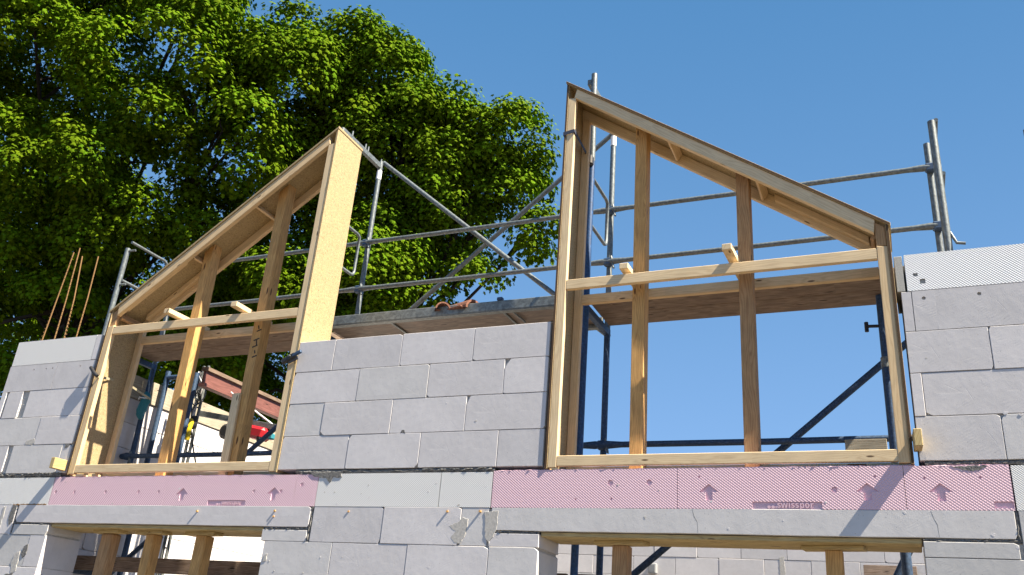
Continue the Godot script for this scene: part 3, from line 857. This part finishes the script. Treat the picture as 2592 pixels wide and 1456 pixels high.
	# upper decks
	for i in 3:
		var x0: float = xs[i] + 0.03; var x1: float = xs[i + 1] - 0.03
		var mid := i == 1
		if mid:
			var dk := place(box_mesh(Vector3(x1 - x0, 0.014, 0.50)), "deck", M.plywood, f, Transform3D(Basis.IDENTITY, Vector3((x0 + x1) / 2, 1.452, -0.91)))
			for z in [-0.65, -1.17]:
				board("side_beam", dk, M.alu, Vector3(x0, 1.462, z), Vector3(x1, 1.462, z), Vector3.UP, 0.085, 0.03, 0.006)
				board("lip", dk, M.alu, Vector3(x0, 1.4165, z - 0.02), Vector3(x1, 1.4165, z - 0.02), Vector3.UP, 0.006, 0.06, 0.001)
			for xx in [-0.45, 0.62]:
				board("cross_bar", dk, M.alu, Vector3(xx, 1.438, -0.668), Vector3(xx, 1.438, -1.152), Vector3.UP, 0.014, 0.022)
			tube("handle", dk, M.steel, [Vector3(0.705, 1.433, -0.67), Vector3(0.72, 1.43, -0.96)], 0.008, 8)
			board("handle", dk, M.alu, Vector3(0.92, 1.441, -1.03), Vector3(1.05, 1.441, -1.03), Vector3.UP, 0.006, 0.03, 0.001)
			place(box_mesh(Vector3(0.05, 0.03, 0.04), 0.006), "latch", M.steel_shaded, dk, Transform3D(Basis.IDENTITY, Vector3(0.62, 1.52, -0.65)))
		else:
			for k in 2:
				board("plank", f, M.plank_old, Vector3(x0, 1.44, -0.755 - k * 0.262), Vector3(x1, 1.44, -0.755 - k * 0.262), Vector3.BACK, 0.255, 0.05, 0.004)
			board("toe_board", f, M.plank_old, Vector3(x0, 1.50, -1.165), Vector3(x1, 1.50, -1.165), Vector3.UP, 0.15, 0.03, 0.004)
		for k in 2:
			board("plank", f, M.plank_old, Vector3(x0, -0.655, -0.76 - k * 0.262), Vector3(x1, -0.655, -0.76 - k * 0.262), Vector3.BACK, 0.255, 0.05, 0.004)
		board("toe_board", f, M.plank_old, Vector3(x0, -0.66, -0.60), Vector3(x1, -0.66, -0.60), Vector3.UP, 0.12, 0.03, 0.004)

# ------------------------------------------------------------------ small things
func prop_set() -> void:
	var L := -0.4087
	for s in [[-3.018, -0.80, "left"], [1.352, 3.543, "right"]]:
		var fb := thing("lintel_formwork", "yellowish plank formwork under the lintel over the opening with three props" if s[2] == "left" else "yellowish plank formwork under the lintel over the opening with two props", "formwork", Vector3((s[0] + s[1]) / 2, L - 0.03, -0.18))
		board("plank", fb, M.form, Vector3(s[0], L - 0.0165, -0.085), Vector3(s[1], L - 0.0165, -0.085), Vector3.BACK, 0.13, 0.027, 0.003)
		board("plank", fb, M.form, Vector3(s[0], L - 0.0165, -0.26), Vector3(s[1], L - 0.0165, -0.26), Vector3.BACK, 0.205, 0.027, 0.003)
	var posts := [[-2.50, 0.13, "rough brown timber prop next to the left jamb of the opening", 0], [-2.035, 0.085, "squared yellow timber prop standing between two thicker props", 1], [-1.515, 0.10, "squared timber prop with dark streaked bark edge beside the mid prop", 2], [1.835, 0.10, "brown timber prop with a wide head plate, near the pier side", 3], [3.085, 0.092, "orange timber prop beside the leaning dark sheet", 4]]
	for p in posts:
		var o := thing("timber_prop", p[2], "prop", Vector3(p[0], GROUND, -0.19), "timber props under the lintels")
		board("post", o, [M.stud_brown, M.stud, M.stud, M.stud_brown, M.stud][p[3]], Vector3(p[0] - 0.015, GROUND, -0.19), Vector3(p[0], L - 0.055, -0.19), Vector3.RIGHT, p[1], 0.10, 0.012 if p[3] == 0 else 0.004)
		board("head_plate", o, M.form, Vector3(p[0] - 0.17, L - 0.0425, -0.17 - 0.03), Vector3(p[0] + 0.17, L - 0.0425, -0.17 + 0.03), Vector3.BACK, 0.10, 0.024, 0.003)

func small_things() -> void:
	# timbers poking out of the wall
	var a := thing("putlog", "short timber end poking out beside the dormer frame below the tree", "timber", Vector3(-3.04, 0.03, 0.1))
	board("beam", a, M.form, Vector3(-3.035, 0.065, 0.125), Vector3(-3.035, 0.065, -0.02), Vector3.UP, 0.09, 0.045)
	var b := thing("putlog", "short timber end poking out beside the dormer frame against the sky", "timber", Vector3(3.575, 0.05, 0.1))
	board("beam", b, M.form, Vector3(3.578, 0.105, 0.13), Vector3(3.572, 0.105, -0.02), Vector3.UP, 0.095, 0.042)
	# rusty bars
	var bars := [[-4.07, -3.97, 2.28], [-3.87, -3.90, 2.32], [-3.72, -3.83, 2.22], [-3.58, -3.60, 2.19]]
	var lab := ["tallest-spread rusty bar at the outer end of the wall top", "rusty bar crossing closest to the outer bar on the wall top", "rusty bar third in from the outer end of the wall top", "rusty bar nearest to the scaffold tube on the wall top"]
	for i in 4:
		var q: Array = bars[i]
		var r := thing("rebar", lab[i], "steel bar", Vector3(q[0], 1.25, -0.18), "rusty bars on the wall top")
		tube("bar", r, M.rust, [Vector3(q[0], 0.95, -0.18), Vector3(lerpf(q[0], q[1], 0.5) + 0.01, 1.75, -0.18), Vector3(q[1], q[2], -0.18)], 0.0062, 8)
		for k in 26:
			var t := float(k) / 26.0
			var p := Vector3(lerpf(q[0], q[1], t) + 0.01 * sin(PI * t), 1.27 + (q[2] - 1.29) * t, -0.18)
			place(tube_mesh([Vector3(0, -0.002, 0), Vector3(0, 0.002, 0)], [0.0072, 0.0072], 8), "rib", M.rust, r, Transform3D(Basis(Vector3.BACK, 0.5), p))
	# pegs
	var pegs := [[-1.468, -0.307, 0.013, "wooden peg in the lintel under the pink board with two arrows"], [-0.74, -0.299, 0.010, "upper of two tiny pegs at the lintel end by the dark mortar joint"], [-0.743, -0.339, 0.008, "lower of two tiny pegs at the lintel end by the dark mortar joint"], [-0.103, -0.298, 0.004, "dark-ended peg alone in the block right of the dark mortar joint"], [0.681, -0.293, 0.012, "orange peg left of the broad mortar smear"], [0.924, -0.291, 0.016, "longest orange peg between two mortar smears"]]
	for q in pegs:
		var p := thing("wooden_peg", q[3], "peg", Vector3(q[0], q[1], 0.0), "pegs in the wall face")
		tube("pin", p, M.stud, [Vector3(q[0], q[1], -0.02), Vector3(q[0], q[1] + 0.002, q[2])], 0.0075, 8)
	# ratchet straps
	var s1 := thing("ratchet_strap", "dark strap looped round the tall post of the frame against the sky", "strap", Vector3(1.40, 2.55, 0.0), "straps round the frames")
	board("loop", s1, M.strap, Vector3(1.352, 2.552, 0.010), Vector3(1.444, 2.567, 0.010), Vector3.UP, 0.032, 0.003)
	board("loop", s1, M.strap, Vector3(1.444, 2.567, 0.011), Vector3(1.446, 2.55, -0.045), Vector3.UP, 0.032, 0.003)
	board("loop", s1, M.strap, Vector3(1.353, 2.552, 0.011), Vector3(1.353, 2.55, -0.20), Vector3.UP, 0.032, 0.003)
	board("band", s1, M.strap, Vector3(1.445, 2.55, -0.04), Vector3(1.405, 2.60, -0.46), Vector3.UP, 0.03, 0.004)
	place(box_mesh(Vector3(0.05, 0.09, 0.06), 0.012), "buckle", M.black, s1, Transform3D(Basis.IDENTITY, Vector3(1.41, 2.585, -0.46)))
	var s2 := thing("ratchet_strap", "strap with a black hook stretched from the low post of the left frame", "strap", Vector3(-2.95, 0.85, 0.02), "straps round the frames")
	tube("hook", s2, M.black, [Vector3(-3.02, 0.935, 0.02), Vector3(-2.95, 0.88, 0.035), Vector3(-2.90, 0.845, 0.03)], 0.016, 8)
	board("band", s2, M.strap_pale, Vector3(-2.90, 0.845, 0.02), Vector3(-3.02, 0.92, -0.40), Vector3.UP, 0.022, 0.004)
	board("band", s2, M.strap_pale, Vector3(-3.02, 0.92, -0.40), Vector3(-3.47, 1.0, -1.13), Vector3.UP, 0.022, 0.004)
	var s3 := thing("ratchet_strap", "black ratchet clipped on the high post beside the block wall top", "strap", Vector3(-0.82, 0.88, 0.03), "straps round the frames")
	board("handle", s3, M.black, Vector3(-0.895, 0.842, 0.045), Vector3(-0.775, 0.898, 0.045), Vector3.UP, 0.045, 0.03, 0.008)
	board("frame", s3, M.steel_shaded, Vector3(-0.80, 0.888, 0.05), Vector3(-0.722, 0.922, 0.05), Vector3.UP, 0.03, 0.022, 0.006)
	board("band", s3, M.strap, Vector3(-0.86, 0.85, 0.012), Vector3(-0.775, 0.885, 0.012), Vector3.UP, 0.03, 0.004)
	tube("bolt", s3, M.steel, [Vector3(-0.82, 0.885, 0.02), Vector3(-0.82, 0.885, 0.075)], 0.009, 8)
	# clay tiles on the deck
	for q in [[0.21, 0.062, 0.2, "larger terracotta ridge tile lying on the middle scaffold deck", 0.35], [0.03, 0.043, 0.13, "small terracotta tile piece beside the ridge tile on the deck", -0.3]]:
		var o := thing("clay_tile", q[3], "roof tile", Vector3(q[0], 1.459, -0.74), "clay tiles on the deck")
		var st := fresh()
		var n := 12
		for i in n:
			var a0 := PI * i / n; var a1 := PI * (i + 1) / n
			for rr in [1.0, 0.8]:
				var R: float = q[2] * 0.5 * rr
				var p0 := Vector3(cos(a0) * R, sin(a0) * q[1] * 1.5 * rr, 0); var p1 := Vector3(cos(a1) * R, sin(a1) * q[1] * 1.5 * rr, 0)
				quad(st, p0 + Vector3(0, 0, 0.17), p1 + Vector3(0, 0, 0.17), p1 - Vector3(0, 0, 0.17), p0 - Vector3(0, 0, 0.17), (p0 + p1) * (1.0 if rr == 1.0 else -1.0), Vector3.BACK, Vector2.ZERO)
			for zz in [-0.17, 0.17]:
				var R: float = q[2] * 0.5
				quad(st, Vector3(cos(a0) * R, sin(a0) * q[1] * 1.5, zz), Vector3(cos(a1) * R, sin(a1) * q[1] * 1.5, zz), Vector3(cos(a1) * R * 0.8, sin(a1) * q[1] * 1.2, zz), Vector3(cos(a0) * R * 0.8, sin(a0) * q[1] * 1.2, zz), Vector3(0, 0, zz), Vector3.RIGHT, Vector2.ZERO)
		place(st.commit(), "shell", M.clay, o, Transform3D(Basis(Vector3.UP, 0.9 + q[4]), Vector3(q[0], 1.460, -0.74)))
		place(box_mesh(Vector3(q[2] * 1.3, 0.018, 0.2), 0.005), "flange", M.clay, o, Transform3D(Basis(Vector3.UP, 0.9 + q[4]), Vector3(q[0] + 0.03, 1.47, -0.74)))
	# adjustable steel prop behind the right frame
	var sp := thing("steel_prop", "adjustable steel prop with a pin, behind the low post of the sky frame", "prop", Vector3(3.455, GROUND, -0.95))
	tube("outer_tube", sp, M.steel_shaded, [Vector3(3.455, GROUND, -0.95), Vector3(3.455, 0.90, -0.95)], 0.032, 14)
	tube("inner_tube", sp, M.steel_shaded, [Vector3(3.455, 0.90, -0.95), Vector3(3.455, 1.40, -0.95)], 0.026, 14)
	place(tube_mesh([Vector3(0, 0, 0), Vector3(0, 0.075, 0)], [0.034, 0.034], 14), "collar", M.alu, sp, Transform3D(Basis.IDENTITY, Vector3(3.455, 0.86, -0.95)))
	tube("pin", sp, M.black, [Vector3(3.455, 1.17, -0.95), Vector3(3.35, 1.175, -0.95)], 0.012, 8)
	tube("pin", sp, M.black, [Vector3(3.352, 1.205, -0.95), Vector3(3.352, 1.135, -0.95)], 0.014, 8)
	# mineral block on the ledger seen past the sill
	var lb := thing("wood_block", "weathered timber offcut under the ledger beside the low post", "timber", Vector3(3.25, 0.36, -1.0))
	board("offcut", lb, M.form_grey, Vector3(3.14, 0.37, -1.145), Vector3(3.41, 0.37, -1.145), Vector3.UP, 0.085, 0.05)
	# hoist things behind the left frame
	var mast := thing("hoist_mast", "slim aluminium hoist mast wrapped in cables behind the left frame", "mast", Vector3(-3.28, GROUND, -1.6))
	for dx in [-0.03, 0.03]:
		tube("pole", mast, M.alu, [Vector3(-3.285 + dx, GROUND, -1.6), Vector3(-3.285 + dx, 1.50, -1.6)], 0.016, 10)
	for k in 12:
		tube("rung", mast, M.alu, [Vector3(-3.315, -0.4 + k * 0.16, -1.6), Vector3(-3.255, -0.4 + k * 0.16, -1.6)], 0.008, 8)
	var cab := thing("cable_bundle", "tangle of black and pale cables hanging on the hoist mast", "cable", Vector3(-3.27, 0.7, -1.55))
	for k in 9:
		var pts := []
		var ph := rng.randf() * TAU
		var amp := rng.randf_range(0.015, 0.055)
		for j in 22:
			var t := j / 21.0
			pts.append(Vector3(-3.285 + amp * sin(ph + t * 9.0), 1.42 - t * 0.62, -1.565 + 0.03 * cos(ph + t * 7.0)))
		tube("cable", cab, M.black if k % 3 != 0 else M.white_tape, pts, 0.007, 6)
	for k in 3:
		var pts := []
		for j in 15:
			var t := TAU * j / 14.0
			pts.append(Vector3(-3.20 - k * 0.05 + 0.055 * cos(t), 1.16 - k * 0.05 + 0.07 * sin(t), -1.53))
		tube("coil", cab, M.alu if k != 1 else M.black, pts, 0.006, 6)
	place(box_mesh(Vector3(0.075, 0.14, 0.06), 0.02), "plug", M.black, cab, Transform3D(Basis.IDENTITY, Vector3(-3.235, 0.86, -1.54)))
	var dropc := []
	for j in 18:
		var t := j / 17.0
		dropc.append(Vector3(-3.235 + 0.75 * t, 0.80 - 0.62 * sin(PI * min(1.0, t * 0.9)), -1.52))
	tube("cable", cab, M.black, dropc, 0.008, 6)
	var pen := thing("control_pendant", "bright yellow hoist control pendant hanging by the mast", "remote control", Vector3(-3.33, 0.67, -1.5))
	place(tube_mesh([Vector3(0, 0, 0), Vector3(0, 0.02, 0), Vector3(0, 0.11, 0), Vector3(0, 0.20, 0), Vector3(0, 0.225, 0)], [0.022, 0.034, 0.026, 0.036, 0.014], 14), "case", M.yellow, pen, Transform3D(Basis.IDENTITY, Vector3(-3.235, 0.665, -1.5)))
	for k in 2: place(tube_mesh([Vector3(0, 0, 0), Vector3(0, 0, 0.04)], [0.010, 0.010], 8), "button", M.black, pen, Transform3D(Basis.IDENTITY, Vector3(-3.235, 0.74 + k * 0.06, -1.5)))
	tube("cord", pen, M.black, [Vector3(-3.235, 0.88, -1.5), Vector3(-3.31, 1.1, -1.53), Vector3(-3.285, 1.4, -1.56)], 0.006, 6)
	var ho := thing("winch", "red electric winch hanging on a grey steel arm", "winch", Vector3(-2.65, 0.75, -1.8))
	board("arm", ho, M.alu, Vector3(-3.45, 1.04, -1.8), Vector3(-2.25, 0.825, -1.8), Vector3.UP, 0.06, 0.05)
	place(box_mesh(Vector3(0.24, 0.13, 0.16), 0.03), "motor", M.red, ho, Transform3D(Basis(Vector3.BACK, -0.2), Vector3(-2.56, 0.785, -1.78)))
	place(tube_mesh([Vector3(0, 0, -0.05), Vector3(0, 0, -0.03), Vector3(0, 0, 0.03), Vector3(0, 0, 0.05)], [0.055, 0.08, 0.08, 0.055], 18), "drum", M.black, ho, Transform3D(Basis.IDENTITY, Vector3(-2.925, 0.795, -1.72)))
	place(box_mesh(Vector3(0.05, 0.10, 0.1), 0.01), "guard", M.red, ho, Transform3D(Basis.IDENTITY, Vector3(-2.865, 0.84, -1.74)))
	place(tube_mesh([Vector3(-0.02, 0, 0), Vector3(0.02, 0, 0)], [0.04, 0.04], 12), "wheel", M.black, ho, Transform3D(Basis.IDENTITY, Vector3(-2.49, 0.715, -1.74)))
	place(box_mesh(Vector3(0.06, 0.06, 0.06), 0.01), "switch", M.blue, ho, Transform3D(Basis.IDENTITY, Vector3(-2.37, 0.74, -1.76)))
	tube("stay", ho, M.white_tape, [Vector3(-3.35, 1.45, -1.68), Vector3(-2.40, 0.87, -1.8)], 0.009, 8)
	var bm := thing("formwork_beam", "red brown timber beam running back past the left frame", "beam", Vector3(-3.0, 1.25, -2.3))
	board("web", bm, M.beam_red, Vector3(-3.0, 1.27, -1.30), Vector3(-3.0, 1.27, -4.4), Vector3.UP, 0.13, 0.03)
	board("flange", bm, M.plank_old, Vector3(-3.0, 1.355, -1.29), Vector3(-3.0, 1.355, -4.41), Vector3.UP, 0.04, 0.08)
	board("flange", bm, M.beam_red, Vector3(-3.0, 1.187, -1.29), Vector3(-3.0, 1.187, -4.41), Vector3.UP, 0.035, 0.08)
	# blue sheet tied round the far scaffold tube
	var bag := thing("blue_tarp", "crumpled blue tarpaulin bundle tied to the scaffold tube", "tarpaulin", Vector3(-3.53, 0.79, -1.15))
	var nn := noise(13.0, 55, FastNoiseLite.TYPE_CELLULAR, 2); nn.frequency = 9.0
	var bs := fresh()
	var g := []
	for i in 19:
		var ring := []
		for j in 28:
			var th := PI * i / 18.0; var ph := TAU * j / 28.0
			var d := Vector3(sin(th) * cos(ph), cos(th), sin(th) * sin(ph))
			var r := 1.0 + 0.45 * nn.get_noise_3d(d.x, d.y * 2.0, d.z)
			ring.append(Vector3(d.x * 0.062 * r, d.y * 0.15, d.z * 0.062 * r) + Vector3(0.015 * sin(d.y * 3.0), 0, 0))
		g.append(ring)
	for i in 18:
		for j in 28:
			var j2 := (j + 1) % 28
			quad(bs, g[i][j], g[i][j2], g[i + 1][j2], g[i + 1][j], (g[i][j] + g[i + 1][j2]), Vector3.UP, Vector2.ZERO)
	place(bs.commit(), "bundle", M.blue, bag, Transform3D(Basis.IDENTITY, Vector3(-3.535, 0.935, -1.12)))
	tube("tie", bag, M.white_tape, [Vector3(-3.60, 0.99, -1.10), Vector3(-3.535, 1.0, -1.045), Vector3(-3.48, 1.0, -1.10)], 0.008, 6)
	# short steel frame behind the left tube
	var gate := thing("trestle", "dark upright steel trestle behind the blue tarpaulin", "trestle", Vector3(-3.45, GROUND, -1.42))
	tube("upright", gate, M.steel_shaded, [Vector3(-3.62, GROUND, -1.42), Vector3(-3.62, 1.40, -1.42)], 0.028, 12)
	tube("upright", gate, M.steel_shaded, [Vector3(-3.22, GROUND, -1.42), Vector3(-3.22, 1.36, -1.42)], 0.028, 12)
	tube("top_bar", gate, M.steel_shaded, [Vector3(-3.62, 1.33, -1.42), Vector3(-3.22, 1.33, -1.42)], 0.026, 12)

# ------------------------------------------------------------------ trees
func leaf_cluster(sd: int, count: int) -> ArrayMesh:
	var r := RandomNumberGenerator.new(); r.seed = sd
	var st := fresh()
	for i in count:
		var a := TAU * i / count * 2.4 + r.randf_range(-0.4, 0.4)
		var t := r.randf()
		var base := Vector3(cos(a) * 0.04, r.randf_range(-0.05, 0.05), sin(a) * 0.04) + Vector3(0, 0.16 * (0.5 - t), 0)
		var out := Vector3(cos(a), r.randf_range(-0.55, 0.15), sin(a)).normalized()
		var tip_dir := (out + Vector3(0, -0.5, 0)).normalized()
		var p := base + out * r.randf_range(0.05, 0.13)
		var side := tip_dir.cross(Vector3.UP).normalized()
		side = side.rotated(tip_dir, r.randf_range(-0.5, 0.5))
		var nrm := side.cross(tip_dir).normalized()
		if nrm.y < 0.0: nrm = -nrm
		var L := r.randf_range(0.062, 0.10)
		var pt := func(u: float, w: float, d: float) -> Vector3: return p + tip_dir * u * L + side * w * L - nrm * d * L
		# palmate blade folded on the midrib: stalk, lobes, tip
		var mid0: Vector3 = pt.call(0.0, 0, 0); var tip: Vector3 = pt.call(1.0, 0, 0.14); var mid: Vector3 = pt.call(0.5, 0, -0.03)
		for sg in [-1.0, 1.0]:
			var q := [mid0, pt.call(0.05, 0.38 * sg, 0.12), pt.call(0.32, 0.30 * sg, 0.08), pt.call(0.58, 0.52 * sg, 0.18), pt.call(0.68, 0.20 * sg, 0.07), tip]
			for k in 5:
				var va: Vector3 = mid; var vb: Vector3 = q[k]; var vc: Vector3 = q[k + 1]
				var n := (vb - va).cross(vc - va).normalized()
				if n.dot(nrm) < 0.0: n = -n
				var soft := (n + (p - Vector3(0, 0.1, 0)).normalized() * 0.35 + Vector3(0, 0.25, 0)).normalized()
				for v3 in ([va, vb, vc] if (vb - va).cross(vc - va).dot(soft) < 0.0 else [va, vc, vb]):
					st.set_normal(soft)
					st.add_vertex(v3)
	return st.commit()

func tree(label: String, base: Vector3, lobes: Array, per_m2: float, sd: int, tint: Color) -> void:
	var t := thing("leafy_tree", label, "tree", base, "trees beside the building site")
	var r := RandomNumberGenerator.new(); r.seed = sd
	# trunk and limbs
	var top := Vector3.ZERO
	for l in lobes: top += l[0]
	top /= lobes.size()
	var fork := Vector3(lerpf(base.x, top.x, 0.5), lerpf(base.y, top.y, 0.55), lerpf(base.z, top.z, 0.5))
	place(tube_mesh([base - Vector3(0, 0.2, 0), base + Vector3(0.05, 0.8, 0), base.lerp(fork, 0.6) + Vector3(0.1, 0, 0.05), fork, top], [0.40, 0.27, 0.20, 0.11, 0.03], 14), "trunk", M.bark, t)
	for l in lobes:
		var c: Vector3 = l[0]
		var m := fork.lerp(c, 0.5) + Vector3(r.randf_range(-0.4, 0.4), r.randf_range(0.1, 0.6), r.randf_range(-0.4, 0.4))
		place(tube_mesh([fork.lerp(top, r.randf() * 0.5), m, c, c + Vector3(r.randf_range(-0.5, 0.5), l[1] * 0.6, r.randf_range(-0.5, 0.5))], [0.05, 0.032, 0.016, 0.006], 7), "limb", M.bark, t)
		for k in 3:
			var e := c + Vector3(r.randf_range(-1, 1), r.randf_range(-0.7, 0.6), r.randf_range(-1, 1)) * float(l[1]) * 0.75
			place(tube_mesh([m.lerp(c, r.randf_range(0.3, 0.9)), c.lerp(e, 0.5) + Vector3(0, 0.12, 0), e], [0.035, 0.022, 0.006], 6), "limb", M.bark, t)
	# boughs: small flattened shells of leaf clusters through each lobe
	var xf := []
	var cols := []
	for l in lobes:
		var c: Vector3 = l[0]; var R: float = l[1]
		var dens: float = l[2] if l.size() > 2 else 1.0
		var nb := int(max(9.0, R * R * (11.0 if sd == 1 else 21.0 if sd == 2 else 5.0) * dens))
		for k in nb:
			var d := Vector3(r.randfn(), r.randfn(), r.randfn()).normalized()
			var bc := c + d * R * pow(r.randf(), 0.42) * 0.86
			var br := r.randf_range(0.30, 0.64) * (0.62 if R < 0.7 else 1.0)
			var nc := int(per_m2 * br * br * 160.0)
			var shade := r.randf_range(0.85, 1.15)
			var face := (d + Vector3(0, 0.6, 0)).normalized()
			for q in nc:
				var e := Vector3(r.randfn(), r.randfn(), r.randfn()).normalized()
				if e.dot(face) < -0.05: e = e - 2.0 * e.dot(face) * face
				var p := bc + Vector3(e.x, e.y * 0.68, e.z) * br * r.randf_range(0.80, 1.08)
				var yb := (Vector3(0, 1, 0) + e * 0.55 + Vector3(r.randf_range(-0.3, 0.3), 0, r.randf_range(-0.3, 0.3))).normalized()
				var xb := yb.cross(Vector3(cos(q * 2.4), 0.1, sin(q * 2.4))).normalized()
				var s := r.randf_range(0.75, 1.2)
				xf.append(Transform3D(Basis(xb, yb, xb.cross(yb)).scaled(Vector3(s, s, s)), p - base))
				var v := shade * r.randf_range(0.8, 1.2)
				cols.append(Color(tint.r * v * r.randf_range(0.85, 1.2), tint.g * v, tint.b * v))
	for vnt in 3:
		var mm := MultiMesh.new()
		mm.transform_format = MultiMesh.TRANSFORM_3D
		mm.use_colors = true
		mm.mesh = leaf_cluster(100 + vnt + sd, 12)
		var pick := []
		for i in xf.size():
			if i % 3 == vnt: pick.append(i)
		mm.instance_count = pick.size()
		for i in pick.size():
			mm.set_instance_transform(i, xf[pick[i]])
			mm.set_instance_color(i, cols[pick[i]])
		var o := MultiMeshInstance3D.new()
		o.name = "crown"
		o.multimesh = mm
		o.material_override = M.leaf
		o.set_meta("kind", "stuff")
		t.add_child(o, true)
	print("tree clusters ", xf.size())

func trees() -> void:
	var A := [[Vector3(-10.37, 8.36, -3.01), 2.42], [Vector3(-7.4, 8.12, -3.31), 1.65], [Vector3(-8.74, 6.07, -3.66), 2.07], [Vector3(-6.38, 6.59, -3.91), 1.33], [Vector3(-11.81, 5.36, -4.96), 2.58], [Vector3(-10.0, 5.01, -5.97), 2.03, 0.7], [Vector3(-7.12, 5.39, -4.74), 1.31], [Vector3(-9.15, 10.46, -2.59), 2.2], [Vector3(-13.49, 7.71, -3.07), 2.73, 0.6], [Vector3(-14.42, 5.23, -5.01), 2.73, 0.5], [Vector3(-9.6, 3.6, -4.4), 1.5], [Vector3(-7.6, 3.4, -5.4), 1.2], [Vector3(-7.36, 10.4, -3.45), 1.1]]
	tree("big leafy tree whose shaded crown reaches over the wall with the rusty bars", Vector3(-11.6, GROUND, -6.6), A, 1.0, 1, Color(0.080, 0.146, 0.004))
	var B := [[Vector3(-5.17, 7.86, -4.48), 1.1], [Vector3(-4.35, 8.25, -5.27), 1.0], [Vector3(-3.88, 7.09, -5.45), 1.14], [Vector3(-5.42, 7.09, -5.93), 1.47], [Vector3(-3.05, 6.6, -6.07), 1.0], [Vector3(-2.27, 6.85, -6.31), 0.72], [Vector3(-2.14, 6.36, -6.61), 0.59], [Vector3(-4.05, 6.13, -7.02), 0.88, 0.7], [Vector3(-2.75, 5.75, -6.1), 0.55, 0.8], [Vector3(-3.3, 5.5, -5.9), 0.5, 0.8], [Vector3(-1.82, 5.44, -6.71), 0.34], [Vector3(-2.76, 4.71, -6.5), 0.5], [Vector3(-5.23, 5.87, -7.2), 1.29, 0.6], [Vector3(-4.02, 4.82, -5.62), 0.98], [Vector3(-3.51, 4.5, -6.25), 0.65], [Vector3(-4.76, 4.06, -5.87), 0.87], [Vector3(-5.69, 4.63, -5.77), 1.03], [Vector3(-6.84, 6.12, -6.93), 1.48, 0.8], [Vector3(-5.98, 4.77, -7.97), 1.17, 0.8], [Vector3(-8.81, 4.94, -7.77), 1.57], [Vector3(-7.99, 3.19, -7.78), 0.94]]
	tree("sunlit leafy tree whose crown edge stands against the sky behind the crossed braces", Vector3(-6.2, GROUND, -7.6), B, 1.0, 2, Color(0.080, 0.146, 0.004))
	var C := [[Vector3(-15.5, 3.2, -8.5), 3.0], [Vector3(-11.5, 2.6, -9.5), 2.4], [Vector3(-18.5, 6.0, -8.0), 3.2], [Vector3(-8.5, 1.4, -9.5), 1.9], [Vector3(-12.5, 5.6, -9.5), 1.9, 0.6]]
	tree("low leafy tree behind the other two, filling the gap beside the wall end", Vector3(-12.5, GROUND, -9.6), C, 0.9, 3, Color(0.080, 0.146, 0.004))

# ------------------------------------------------------------------ scene
func _ready() -> void:
	rng.seed = 20240511
	var cam := Camera3D.new()
	cam.name = "camera"
	cam.fov = 36.7514
	cam.position = Vector3(3.4615, -1.1719, 5.2228)
	cam.rotation = Vector3(0.40604, 0.43734, 0.08103)
	cam.near = 0.05; cam.far = 600.0
	add_child(cam)
	cam.current = true
	var env := Environment.new()
	env.background_mode = Environment.BG_SKY
	var sm := ProceduralSkyMaterial.new()
	var EXP := 3.3
	sm.sky_top_color = lin(0.066 / EXP, 0.240 / EXP, 0.520 / EXP)
	sm.sky_horizon_color = lin(0.385 / EXP, 0.65 / EXP, 1.10 / EXP)
	sm.sky_curve = 0.30
	sm.ground_bottom_color = Color(0.42, 0.38, 0.33)
	sm.ground_horizon_color = Color(0.55, 0.60, 0.62)
	sm.sun_angle_max = 5.0
	var sky := Sky.new(); sky.sky_material = sm
	env.sky = sky
	env.ambient_light_source = Environment.AMBIENT_SOURCE_SKY
	env.tonemap_mode = Environment.TONE_MAPPER_LINEAR
	env.tonemap_exposure = EXP
	env.sdfgi_enabled = true; env.ssao_enabled = true; env.ssil_enabled = true
	var we := WorldEnvironment.new()
	we.name = "world_environment"
	we.environment = env
	add_child(we)
	var sun := DirectionalLight3D.new()
	sun.name = "sun"
	sun.light_energy = 1.6
	sun.light_color = Color(1.0, 0.945, 0.855)
	sun.light_angular_distance = 0.5
	sun.shadow_enabled = true
	add_child(sun)
	sun.look_at_from_position(Vector3(0.60, 0.78, 0.098) * 20.0, Vector3.ZERO, Vector3.UP)

	materials()
	var ground := MeshInstance3D.new()
	ground.name = "ground"
	var pm := PlaneMesh.new(); pm.size = Vector2(500, 500)
	ground.mesh = pm
	ground.material_override = M.soil
	ground.position.y = GROUND
	ground.set_meta("kind", "structure")
	add_child(ground)
	front_wall()
	back_walls()
	dormer(true)
	dormer(false)
	scaffold()
	prop_set()
	small_things()
	trees()
